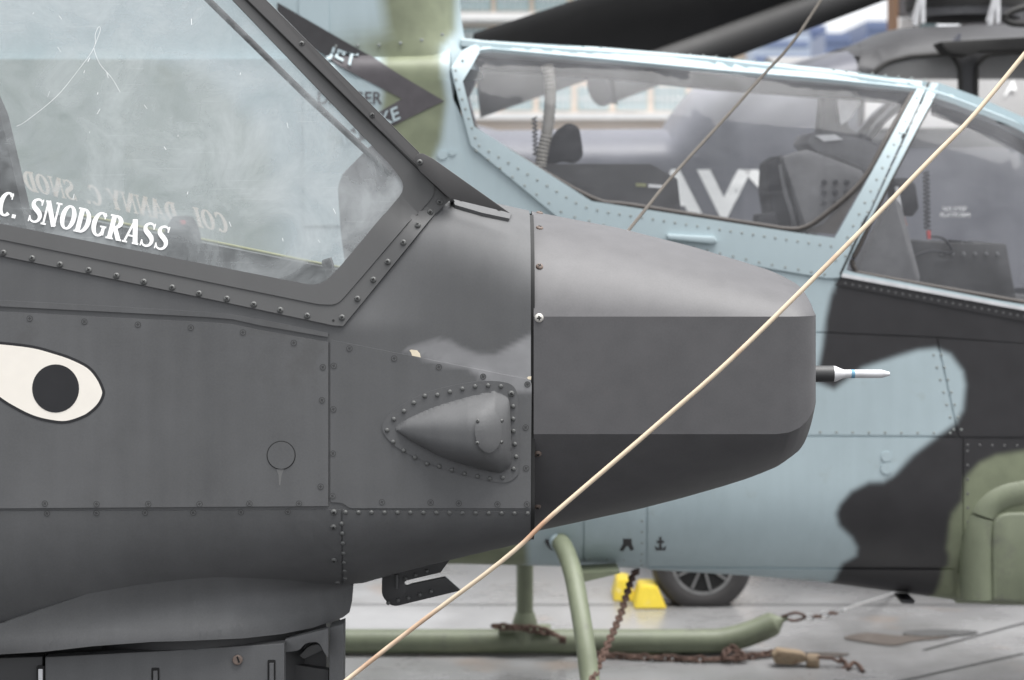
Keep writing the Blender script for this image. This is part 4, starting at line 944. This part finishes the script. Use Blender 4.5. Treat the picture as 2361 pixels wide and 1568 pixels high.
for x in (-1.9,):
    tube([Vector(p) for p in smooth_path([(x, dns, .06), (x, dns + .3, .5), (x, y2, .62), (x, dfs - .3, .5), (x, dfs, .06)], 5)], .03, 'cross_tube', 'green', H2, 10)
slab([(1330, 1322), (1425, 1316), (1430, 1322), (1340, 1344)], 5.62, .12, 'belly_bracket', 'green', H2)
lathe([(0, .1), (1.0, .08)], (-2.4, y2, 2.5), (0, 0, 1), 'rotor_mast', 'grey_dark', H2)
# cockpit furniture
slab([(1050, 560), (2600, 720), (2600, 800), (1050, 640)], 5.63, .84, 'cockpit_floor', 'interior', H2)
M['liner'] = plain('blue_black_liner', (.018, .019, .026), .7)
slab([(1095, 128), (1380, 148), (1650, 172), (2105, 214), (2105, 240), (1650, 206), (1380, 178), (1095, 158)], 6.0, .07, 'roof_beam', 'liner', H2)
slab([(2158, 238), (2300, 290), (2361, 322), (2520, 425), (2520, 450), (2361, 348), (2300, 314), (2158, 264)], 6.0, .07, 'roof_beam', 'liner', H2)
slab(round_poly([(1930, 225), (1975, 215), (1985, 235), (1960, 275), (1938, 290)], 6), 6.02, .03, 'sight_lens', 'alu', H2)
slab(round_poly([(1880, 312), (1925, 310), (1945, 322), (1900, 326)], 3), 5.96, .05, 'sight_base', 'alu', H2)
for x0 in (1010, 1030):
    tube(smooth_path([P(x0 + 790, 380, 5.9), P(x0 + 800, 440, 5.88), P(x0 + 818, 500, 5.88), P(x0 + 822, 540, 5.9)], 4), .008, 'seat_harness', 'intgrey', H2, 6)
for i in range(9):
    lathe([(0, .009), (.012, .008)], P(1900 + (i % 3) * 26, 420 + (i // 3) * 24, 5.848), (0, -1, 0), 'instrument_dial', 'cushion', H2, 10)
for i in range(6): lathe([(0, .006), (.01, .005)], P(2170 + i * 26, 585, 5.848), (0, -1, 0), 'console_knob', 'intgrey', H2, 8)
slab([(2190, 553), (2218, 555), (2218, 561), (2190, 559)], 5.9, .03, 'console_switch', 'cushion', H2)
slab([(2226, 557), (2244, 558), (2244, 564), (2226, 563)], 5.9, .03, 'console_switch', 'cushion', H2)
def ribbed(path, r, name, mat, parent, seg=12):
    q = smooth_path(path, 10); rad = [r * (1 + .09 * (1 if i % 2 else -1)) for i in range(len(q))]; return tube(q, r, name, mat, parent, seg, True, rad)
ribbed([P(x, y, 5.85) for x, y in ((1262, 150), (1268, 190), (1268, 240), (1262, 300), (1252, 345), (1246, 385))], .0185, 'air_hose', 'hose', H2)
slab(round_poly([(1283, 300), (1310, 282), (1335, 292), (1342, 330), (1345, 360), (1330, 375), (1300, 370), (1255, 385), (1262, 330)], 10), 5.95, .22, 'headrest', 'cushion', H2, .012)
slab(round_poly([(1240, 378), (1500, 378, 3), (1562, 412, 6), (1572, 500), (1572, 560), (1300, 520)], 4), 5.92, .3, 'side_console', 'interior', H2, .006)
slab([(1466, 422), (1490, 423), (1490, 431), (1466, 430)], 5.915, .01, 'console_mark', 'yellowgreen', H2)
slab([(1495, 424), (1530, 427), (1530, 434), (1495, 432)], 5.915, .01, 'console_placard', 'alu', H2)
slab(round_poly([(1775, 375), (1800, 358), (1812, 360), (1850, 470), (1865, 560), (1790, 560), (1772, 440)], 5), 5.95, .25, 'seat_back', 'cushion', H2, .01)
slab(round_poly([(1805, 362), (1860, 345), (1900, 360), (1990, 395), (1995, 430), (1900, 520), (1870, 560)], 5), 5.85, .1, 'instrument_panel', 'intgrey', H2, .006)
slab(round_poly([(1858, 330), (1872, 305), (1985, 318), (2030, 335), (2010, 400), (1930, 395), (1895, 385), (1880, 350)], 8), 5.98, .3, 'glareshield', 'intgrey', H2, .01)
slab(round_poly([(1880, 345), (1920, 355), (1990, 385), (1985, 405), (1910, 398)], 4), 5.9, .1, 'glareshield_lip', 'interior', H2, .004)
slab(round_poly([(1900, 215), (1935, 205), (1960, 230), (1955, 290), (1985, 310), (1960, 330), (1890, 322), (1895, 270)], 8), 6.05, .12, 'gun_sight', 'intgrey', H2, .01)
slab(round_poly([(1745, 495), (1790, 490), (1795, 525), (1745, 523)], 6), 5.9, .1, 'control_grip', 'cushion', H2, .006)
slab([(2066, 430), (2071, 430), (2110, 640), (2080, 640)], 5.9, .02, 'seat_edge', 'alu', H2)
slab(round_poly([(2062, 455), (2078, 470), (2122, 640), (2118, 660), (1985, 640), (1978, 620)], 6), 5.72, .1, 'seat_side', 'intgrey', H2, .006)
slab(round_poly([(2070, 420), (2090, 408), (2112, 425), (2120, 480), (2105, 500), (2075, 495)], 6), 5.95, .18, 'headrest', 'cushion', H2, .01)
slab(round_poly([(2072, 500), (2085, 498), (2092, 520), (2085, 535), (2076, 525)], 3), 5.9, .04, 'harness_fitting', 'orange', H2)
slab(round_poly([(2138, 532), (2146, 532), (2147, 551), (2140, 552)], 2), 5.88, .02, 'safety_pin', 'red', H2)
slab(round_poly([(2090, 552), (2180, 560), (2320, 562, 6), (2345, 700), (2120, 690)], 4), 5.85, .36, 'side_console', 'interior', H2, .006)
tube(smooth_path([P(x, y, 5.83) for x, y in ((2146, 545), (2175, 550), (2195, 575), (2188, 584), (2150, 578), (2110, 590))], 5), .0045, 'console_cable', 'cushion', H2)
tube(smooth_path([P(x, y, 5.86) for x, y in ((1875, 405), (1920, 392), (1965, 395), (1985, 412))], 5), .005, 'yellow_handle_bar', 'interior', H2)
def coil(a, b, r, turns, name, parent):
    q = []; n = turns * 8
    for i in range(n + 1): t = i / n; p = a.lerp(b, t); q.append(p + Vector((r * math.cos(2 * math.pi * turns * t), r * math.sin(2 * math.pi * turns * t), 0)))
    tube(q, .003, name, 'cushion', parent, 5)
coil(P(2135, 395, 5.95), P(2138, 530, 5.9), .010, 14, 'coiled_cord', H2)
coil(P(1405, 160, 6.1), P(1418, 240, 6.05), .009, 12, 'coiled_cord', H2)
coil(P(1232, 270, 5.9), P(1235, 360, 5.9), .007, 9, 'coiled_cord', H2)

# ------------------------------------------------------------------ things on the deck
dc = ground_d(1402)
def chock(px, py, wpx, hpx, dep, label):
    d = ground_d(py); k = d / F; a = (px - CX) * k; wd = wpx * k; h = hpx * k; bm = bmesh.new(); vs = []
    for x, y, z in ((0, 0, 0), (wd, 0, 0), (wd, dep, 0), (0, dep, 0), (wd * .20, .025, h), (wd * .72, .025, h), (wd * .72, dep - .025, h), (wd * .20, dep - .025, h)): vs.append(bm.verts.new((a + x, d + y, z)))
    for f in ((0, 1, 2, 3), (4, 5, 6, 7), (0, 1, 5, 4), (1, 2, 6, 5), (2, 3, 7, 6), (3, 0, 4, 7)): bm.faces.new([vs[i] for i in f])
    bmesh.ops.bevel(bm, geom=bm.edges[:], offset=.006, segments=2, affect='EDGES'); return tag(from_bm('wheel_chock', bm, 'yellow', None, 40), label, 'chock', 'yellow wheel chocks')
chock(1414, 1388, 54, 48, .20, 'weathered yellow wheel chock lying away from the tyre')
chock(1462, 1405, 76, 50, .20, 'weathered yellow wheel chock pressed against the tyre')
g = lambda px, py, z=0.012: Vector(P(px, py, ground_d(py)).xy.to_3d()) + Vector((0, 0, z))
cb = P(1460, 1322, 5.85); ce = P(1360, 1580, 5.2)
tag(chain([P(1470, 1318, 5.95), cb, P(1430, 1420, 5.6), ce, Vector((P(1330, 1660, 5.0).x, 4.95, .01))], .021, .0045, 'tie_down_chain', 'rust', .3), 'rusty chain hanging from the camouflaged belly to the deck', 'chain', 'tie down chains')
cpath = [Vector((xl - .12, dfs - .055, .12)), Vector((xl + .05, dfs - .07, .11)), Vector((xl + .14, dfs - .08, .08)), g(1300, 1500, .02), g(1360, 1515), g(1460, 1522), g(1560, 1526), g(1640, 1528), g(1720, 1522), g(1790, 1516, .02)]
tag(chain(smooth_path(cpath, 3), .026, .006, 'tie_down_chain', 'rust', 1.0), 'rusty chain lying on the deck along the green skid', 'chain', 'tie down chains')
tag(chain(smooth_path([g(1665, 1524, .02), g(1690, 1519, .04), g(1715, 1528, .02), g(1700, 1530, .02), g(1670, 1530, .02), g(1680, 1522, .05)], 4), .026, .006, 'tie_down_chain', 'rust', 1.0), 'short heap of rusty chain links bunched in front of the green skid', 'chain', 'tie down chains')
tn = thing('chain_tensioner', 'tan rusted chain tensioner with hook lying on the deck', 'tensioner')
dt = ground_d(1540); k = dt / F
slab(round_poly([(1782, 1512), (1795, 1500), (1850, 1507), (1862, 1514), (1860, 1526), (1830, 1534), (1788, 1532)], 4), dt, .06, 'tensioner_body', 'tanrust', tn, .006)
lathe([(0, .026), (.03, .028), (.045, .026)], P(1860, 1523, dt + .02), (1, -.1, -.08), 'adjusting_nut', 'tanrust', tn, 10)
for dy in (0, .03): tube([P(1884, 1516, dt + dy), P(1918, 1518, dt + dy), P(1938, 1528, dt + dy)], .006, 'fork_rod', 'rust', tn, 6)
tube(smooth_path([P(1936, 1520, dt + .02), P(1948, 1528, dt + .02), P(1952, 1540, dt), P(1940, 1543, dt)], 4), .010, 'hook', 'rust', tn, 8)
tube(smooth_path([g(1955, 1547, .008), g(1968, 1540, .02), g(1982, 1544, .012), g(1990, 1552, .006)], 4), .008, 'hook_end', 'rust', tn, 8)
sh = thing('shackle_cable', 'thin steel cable with rusty shackle tied to the toe of the green skid', 'cable')
t0 = toe + Vector((.07, 0, .03))
tube(smooth_path([t0 + Vector((-.03, 0, .0)), t0 + Vector((.02, -.02, .02)), t0 + Vector((.06, 0, .0)), t0 + Vector((.02, .02, -.02)), t0 + Vector((-.03, 0, 0))], 5), .006, 'shackle', 'rust', sh, 6)
for i in range(4):
    c = t0 + Vector((.075 + i * .03, 0, -.004 + i * .006)); tube([c + Vector((.018 * math.cos(a * .7), .012 * math.sin(a * .7) * (i % 2), .012 * math.sin(a * .7) * ((i + 1) % 2))) for a in range(10)], .004, 'cable_link', 'rust' if i % 2 else 'steel', sh, 5)
e_ = P(2062, 1372, ground_d(1372)); tube([t0 + Vector((.18, 0, .02)), Vector((e_.x, e_.y, .01)), Vector((e_.x + .9, e_.y + 1.2, .005))], .0045, 'cable', 'steel', sh, 6)
lathe([(0, .009), (.05, .009)], t0 + Vector((.2, 0, .022)), Vector((e_.x, e_.y, .01)) - t0 - Vector((.18, 0, .02)), 'ferrule', 'steel', sh, 8)
# deck joints and puddle
def deck_strip(a, b, wd, name, mat, z=.003):
    a, b = Vector((a.x, a.y, z)), Vector((b.x, b.y, z)); n = (b - a).cross(Vector((0, 0, 1))).normalized() * wd / 2; bm = bmesh.new()
    bm.faces.new([bm.verts.new(p) for p in (a - n, b - n, b + n, a + n)]); o = from_bm(name, bm, mat, deck, 0); return o
deck_strip(g(1500, 1700), g(2361, 1508), .012, 'deck_seam', 'seam')
a_, b_ = g(1700, 1700), g(2361, 1508); deck_strip(g(2130, 1500), g(2420, 1422), .012, 'deck_seam', 'seam')
deck_strip(g(700, 1395), g(2600, 1396), .010, 'deck_seam', 'seam')
M['wet'] = plain('damp_stain', (.105, .09, .08), .25)
M['puddle'] = plain('standing_water', (.10, .10, .10), .03)
def deck_patch(pts, mat, name, z):
    bm = bmesh.new(); q = smooth_path([g(*p, z) for p in pts], 4, True); bm.faces.new([bm.verts.new(p) for p in q]); return from_bm(name, bm, mat, deck, 0)
deck_patch([(1945, 1472), (2000, 1461), (2080, 1468), (2130, 1456), (2190, 1470), (2110, 1480), (2060, 1490), (1990, 1482)], 'wet', 'damp_patch', .004)
deck_patch([(1820, 1512), (1880, 1506), (1960, 1510), (1900, 1518)], 'wet', 'damp_patch', .004)
deck_patch([(2080, 1462), (2140, 1454), (2250, 1458), (2230, 1466), (2130, 1470)], 'puddle', 'puddle', .006)

# ------------------------------------------------------------------ dark naval helicopter behind
W3 = .85
VT3 = [(-3000, 300), (1000, 286), (1300, 283), (1560, 280), (1578, 262), (1605, 215), (1640, 180), (1700, 162), (1760, 146), (1850, 124), (1950, 96), (2040, 72), (2105, 40), (2150, 32), (2400, 26), (3000, 30), (3400, 120), (3700, 400), (3800, 560)]
def inset3(u, v):
    vt = interp(VT3, u); hw = interp([(-3000, .5), (1000, .32), (1560, .2), (1700, .03), (1900, 0), (3000, 0), (3800, .6)], u); vs = interp([(1000, 390), (1560, 380), (1700, 330), (1900, 190), (2500, 110), (3800, 600)], u)
    if v < vs: return hw + (W3 - hw) * superq((vs - v) / max(1, vs - vt), 2.4)
    vb = interp([(-3000, 520), (1000, 640), (1560, 900), (1800, 1080), (3600, 1080), (3800, 900)], u); t0_ = vs + (vb - vs) * .6
    if v > t0_: return hw + (W3 - hw) * superq((v - t0_) / max(1, vb - t0_), 2.4)
    return hw
S3 = Side(7.9, W3, inset3)
VB3 = lambda u: interp([(-3000, 520), (1000, 640), (1560, 900), (1800, 1080), (3600, 1080), (3800, 900)], u)
H3 = thing('naval_helicopter', 'dark blue grey naval helicopter with large side windows standing on wheels', 'helicopter')
usb = list(range(-3000, 1000, 200)) + list(range(1000, 1990, 20))
loft(S3, usb, lambda u: interp(VT3, u), VB3, 60, 'fuselage', 'navy', H3)
usc = list(range(1980, 3800, 40)) + [3799]
loft(S3, usc, lambda u: 330, VB3, 40, 'cabin_floor_section', 'navy', H3)
loft(S3, usc, lambda u: interp(VT3, u), lambda u: 126, 24, 'cabin_roof', 'navy_mid', H3)
w1_ = round_poly([(1986, 300), (1990, 190), (2035, 148, 30), (2100, 132), (2196, 126, 14), (2212, 160), (2214, 300)], 10)
w2_ = round_poly([(2248, 300), (2250, 150), (2275, 126, 20), (2361, 120), (2470, 118), (2475, 300)], 10)
cs = panel(S3, [(1978, 340), (1978, 105), (2100, 110), (2700, 104), (3500, 180), (3500, 340)], 'cabin_side', 'navy_mid', H3, off=.006, thick=.02, res=40, holes=[w1_, w2_])
for wp in (w1_, w2_):
    panel(S3, wp, 'window_pane', 'pane', cs, off=.004, thick=.0001, res=40)
    tube([S3.px(x, y, .01) for x, y in wp + wp[:1]], .011, 'window_seal', 'rubber', cs, 6)
fa = slab(round_poly([(2166, 96, 6), (2361, 86), (2500, 80), (2500, 112), (2361, 113), (2262, 118), (2235, 128), (2190, 122), (2178, 112)], 3), 7.74, .14, 'window_awning', 'rubber', H3, .01)
slab([(2196, 97), (2210, 78), (2216, 76), (2214, 97)], 7.76, .03, 'lift_tab', 'navy', H3)
tube(smooth_path([P(x, y, 7.7) for x, y in ((2420, 8), (2370, 16), (2335, 26), (2318, 40), (2328, 52), (2361, 56), (2440, 58))], 5), .014, 'grab_handle', 'rubber', H3, 8)
# rotor pylon and brackets
for x in (2112, 2285):
    b_ = thing if False else None
    br = slab(round_poly([(x - 6, 58), (x + 12, -30), (x + 22, -30), (x + 22, 52), (x + 12, 56), (x + 10, 8), (x + 4, 60)], 2), 8.4, .05, 'pylon_bracket', 'alu', H3, .004)
    tube([P(x - 8, 50, 8.42), P(x + 6, 0, 8.42), P(x + 10, -30, 8.42)], .010, 'bracket_strut', 'alu', br, 6)
lathe([(-.05, .26), (.04, .27), (.06, .2), (.5, .16), (.9, .16)], P(2225, 20, 8.75), (0, 0, 1), 'rotor_pylon', 'intgrey', H3)
lathe([(-.02, .28), (.03, .285)], P(2225, 14, 8.75), (0, 0, 1), 'pylon_gasket', 'rubber', H3)
# drooping rotor blades, seen from below
def blade3(a, b, chord, thick, name, tilt):
    bm = bmesh.new(); t = (b - a).normalized(); q = Matrix.Rotation(tilt, 3, t) @ t.cross(Vector((0, 0, 1))).normalized(); n = t.cross(q); rings = []
    for p in (a, a.lerp(b, .5), b):
        ring = []
        for k in range(16):
            ang = 2 * math.pi * k / 16; c = math.cos(ang); s_ = math.sin(ang); ring.append(bm.verts.new(p + q * chord * .5 * c + n * thick * .5 * s_ * (.65 + .55 * c if c > -.9 else .15)))
        rings.append(ring)
    for A, B in zip(rings, rings[1:]):
        for k in range(16): bm.faces.new((A[k], A[(k + 1) % 16], B[(k + 1) % 16], B[k]))
    bm.faces.new(rings[0]); bm.faces.new(rings[-1]); return from_bm(name, bm, 'blade', H3, 30)
A0, B0 = P(1240, 128, 7.6), P(2250, -215, 8.6)
blade3(A0 + (A0 - B0) * .12, B0, .40, .05, 'rotor_blade', R(-62))
tube([P(1380, 206, 7.5), P(2225, -106, 8.7)], .075, 'blade_spar', 'blade', H3, 16)
font_text('NAVY', (1364, 500), (175, 0), (0, -152), S3, 'fuselage_lettering', 'navywhite', H3, .006, .035)
font_text('NO STEP', (2172, 486), (14, 0), (0, -13), S3, 'stencil_text', 'white', H3, .012)
font_text('PLATFORM', (2166, 500), (14, 0), (0, -13), S3, 'stencil_text', 'white', H3, .012)
# main wheel with strut
wz = .184; wd_ = ground_d(1402); wx = (1622 - CX) / F * wd_
def wheel(cy, first=True):
    prof = [(-.075, .125), (-.085, .14), (-.09, .17), (-.08, .198), (-.05, .212), (0, .217), (.05, .212), (.08, .198), (.09, .17), (.085, .14), (.075, .125)]
    ty = lathe(prof, (wx, cy, wz), (0, 1, 0), 'main_wheel', 'tyre', H3, 40)
    for v in ty.data.vertices:
        if v.co.z < .012: v.co.z = .001 + (v.co.z + .01) * .2
    lathe([(-.06, .135), (-.082, .133), (-.08, .122), (-.05, .114), (-.055, .05), (-.07, .045), (-.07, .002)], (wx, cy, wz), (0, 1, 0), 'rim', 'rim', ty, 32)
    lathe([(0, .112), (.004, .112)], (wx, cy - .0755, wz), (0, -1, 0), 'hub_shade_disc', 'slot', ty, 28)  # flat black disc: shade of the open hub put into its colour
    for k in range(9):
        a = k * 2 * math.pi / 9 + .1; box((wx + .066 * math.cos(a), cy - .082, wz + .066 * math.sin(a)), (.10, .008, .009), 'spoke', 'rim', ty, 0, Matrix.Rotation(-a, 3, 'Y'))
    lathe([(0, .032), (.016, .026)], (wx, cy - .078, wz), (0, -1, 0), 'hub_cap', 'rim', ty, 16)
    return ty
wheel(wd_ + .1); wheel(wd_ + 1.9)
for cy in (wd_ + .24, wd_ + 1.76): tube([(wx, cy, wz), (wx, cy, .75)], .045, 'wheel_strut', 'navy', H3, 10)
tube([(wx, wd_ + .02, wz), (wx, wd_ + 1.9, wz)], .03, 'axle', 'navy', H3, 8)

# ------------------------------------------------------------------ far background
hl = thing('grey_aircraft', 'weathered light grey aircraft fuselage seen through the cabin windows', 'aircraft')
bm = bmesh.new(); rings = []
for x in (1.75, 2.2, 3.2, 5, 7):
    r = .95
    rings.append([bm.verts.new((x, 12.5 + r * math.cos(a * math.pi / 12), 1.5 + 1.2 * math.sin(a * math.pi / 12))) for a in range(24)])
for A, B in zip(rings, rings[1:]):
    for k in range(24): bm.faces.new((A[k], A[(k + 1) % 24], B[(k + 1) % 24], B[k]))
bm.faces.new(rings[0]); bm.faces.new(rings[-1]); from_bm('fuselage', bm, 'hull', hl, 40)
for x in (2.5, 5.5): tube([(x, 12.5, .3), (x, 12.5, .02)], .12, 'landing_leg', 'rim', hl)
SH = Side(11.55, .9, lambda u, v: .9 - math.sqrt(max(.0, .81 - (.75 * (v - 541) * 11.55 / F) ** 2)) if abs(v - 541) * 11.55 / F * .75 < .9 else .9)
font_text('NE I', (2065, 214), (38, 2), (0, -34), SH, 'hull_lettering', 'white', hl, .004, .01)
font_text('A', (2315, 222), (40, -20), (10, -40), SH, 'hull_lettering', 'white', hl, .004, .01)
pl = thing('parked_jet', 'low blue grey jet fuselage seen through the pale blue canopy', 'aircraft'); bm = bmesh.new(); rings = []
for x, r in ((-7, .3), (-5, .62), (-2, .66), (-.6, .6), (.1, .42), (.55, .2), (.8, .03)):
    rings.append([bm.verts.new((x, 13.5 + r * math.cos(a * math.pi / 10), 1.78 + r * .95 * math.sin(a * math.pi / 10))) for a in range(20)])
for A, B in zip(rings, rings[1:]):
    for k in range(20): bm.faces.new((A[k], A[(k + 1) % 20], B[(k + 1) % 20], B[k]))
bm.faces.new(rings[0]); bm.faces.new(rings[-1]); from_bm('fuselage', bm, 'navy', pl, 40)
for x in (-.3, -5.2): tube([(x, 13.5, 1.5), (x, 13.5, .12), (x, 13.5, 0)], .06, 'landing_leg', 'alu', pl)
ss = thing('ship_superstructure', 'dark grey ship superstructure wall with a rust brown corner post', 'superstructure')
dS = 18.0
slab([(2072, -900), (3400, -900), (3400, 640), (2230, 640), (2230, 34), (2072, 34)], dS, .3, 'wall', 'greywall', ss)
slab([(2065, -900), (2071, -900), (2071, 130), (2065, 130)], dS - .1, .4, 'corner_post', 'brown', ss)
slab([(2076, 42), (2118, 42), (2118, 240), (2076, 240)], dS + .5, .2, 'door_panel', 'ledge', ss)
slab([(2122, 42), (2160, 42), (2160, 240), (2122, 240)], dS + .5, .2, 'door_panel', 'teal', ss)
box((6, 20.5, .02), (6, 4, .06), 'wall_base', 'greywall', ss)
# terminal building on the pier
tb = thing('terminal_building', 'cream pier terminal building with white ledges and rows of windows', 'building')
D = 42.0; k = D / F
X = lambda px: (px - CX) * k
Z = lambda py: CAMH - (py - YH) * k
def bxx(x0, x1, z0, z1, y0, dep, name, mat, parent): return box(((x0 + x1) / 2, y0 + dep / 2, (z0 + z1) / 2), (abs(x1 - x0), dep, abs(z1 - z0)), name, mat, parent)
bxx(X(-600), X(1720), -16, Z(-500), D, 14, 'wall', 'cream', tb)
for y0, y1, pr_ in ((34, 50, .5), (50, 56, .35), (-60, -38, .5), (110, 118, .3), (262, 276, .4)): bxx(X(-620), X(1730), Z(y1), Z(y0), D - pr_, pr_ + .05, 'ledge', 'ledge', tb)
for row in ((64, 104), (-30, 26), (200, 255), (-150, -70)):
    for px in range(480, 1700, 88):
        if row[0] == -30: x0, x1 = px - 40, px + 36
        else: x0, x1 = px - 28, px + 44
        w_ = bxx(X(x0), X(x1), Z(row[1]), Z(row[0]), D - .06, .1, 'window', 'teal' , tb)
        for j in range(1, 6): bxx(X(x0 + (x1 - x0) * j / 6) - .012, X(x0 + (x1 - x0) * j / 6) + .012, Z(row[1]), Z(row[0]), D - .10, .05, 'mullion', 'ledge', w_)
        bxx(X(x0), X(x1), Z((row[0] + row[1]) / 2) - .012, Z((row[0] + row[1]) / 2) + .012, D - .105, .05, 'mullion', 'ledge', w_)
# skyline across the river
def tower(x0, x1, top, d, mat, label):
    k = d / F; t = thing('skyscraper', label, 'building', 'towers across the river'); xa, xb = (x0 - CX) * k, (x1 - CX) * k; zt_ = CAMH - (top - YH) * k
    b = box(((xa + xb) / 2, d + 20, (zt_ - 16) / 2), (xb - xa, 40, zt_ + 16), 'facade', mat, t); n = 14
    for i in range(n):
        z = zt_ - 3 - i * 4.2
        box(((xa + xb) / 2, d - .1, z), ((xb - xa) * .94, .3, 1.8), 'window_band', 'tower_glass' if mat == 'tower_blue' else 'tower_blue', b)
    return t
tower(1735, 1868, 78, 520, 'tower_pale', 'pale blue office tower beside the white sky gap')
tower(1866, 1905, 58, 600, 'tower_blue', 'narrow deep blue tower in the skyline')
tower(1903, 1962, 76, 560, 'tower_blue', 'low broad blue tower in the skyline')
tower(1960, 2000, 66, 640, 'tower_blue', 'stepped blue tower in the skyline between two others')
tower(1998, 2075, 48, 580, 'tower_blue', 'tallest blue grey tower in the skyline next to the brown post')
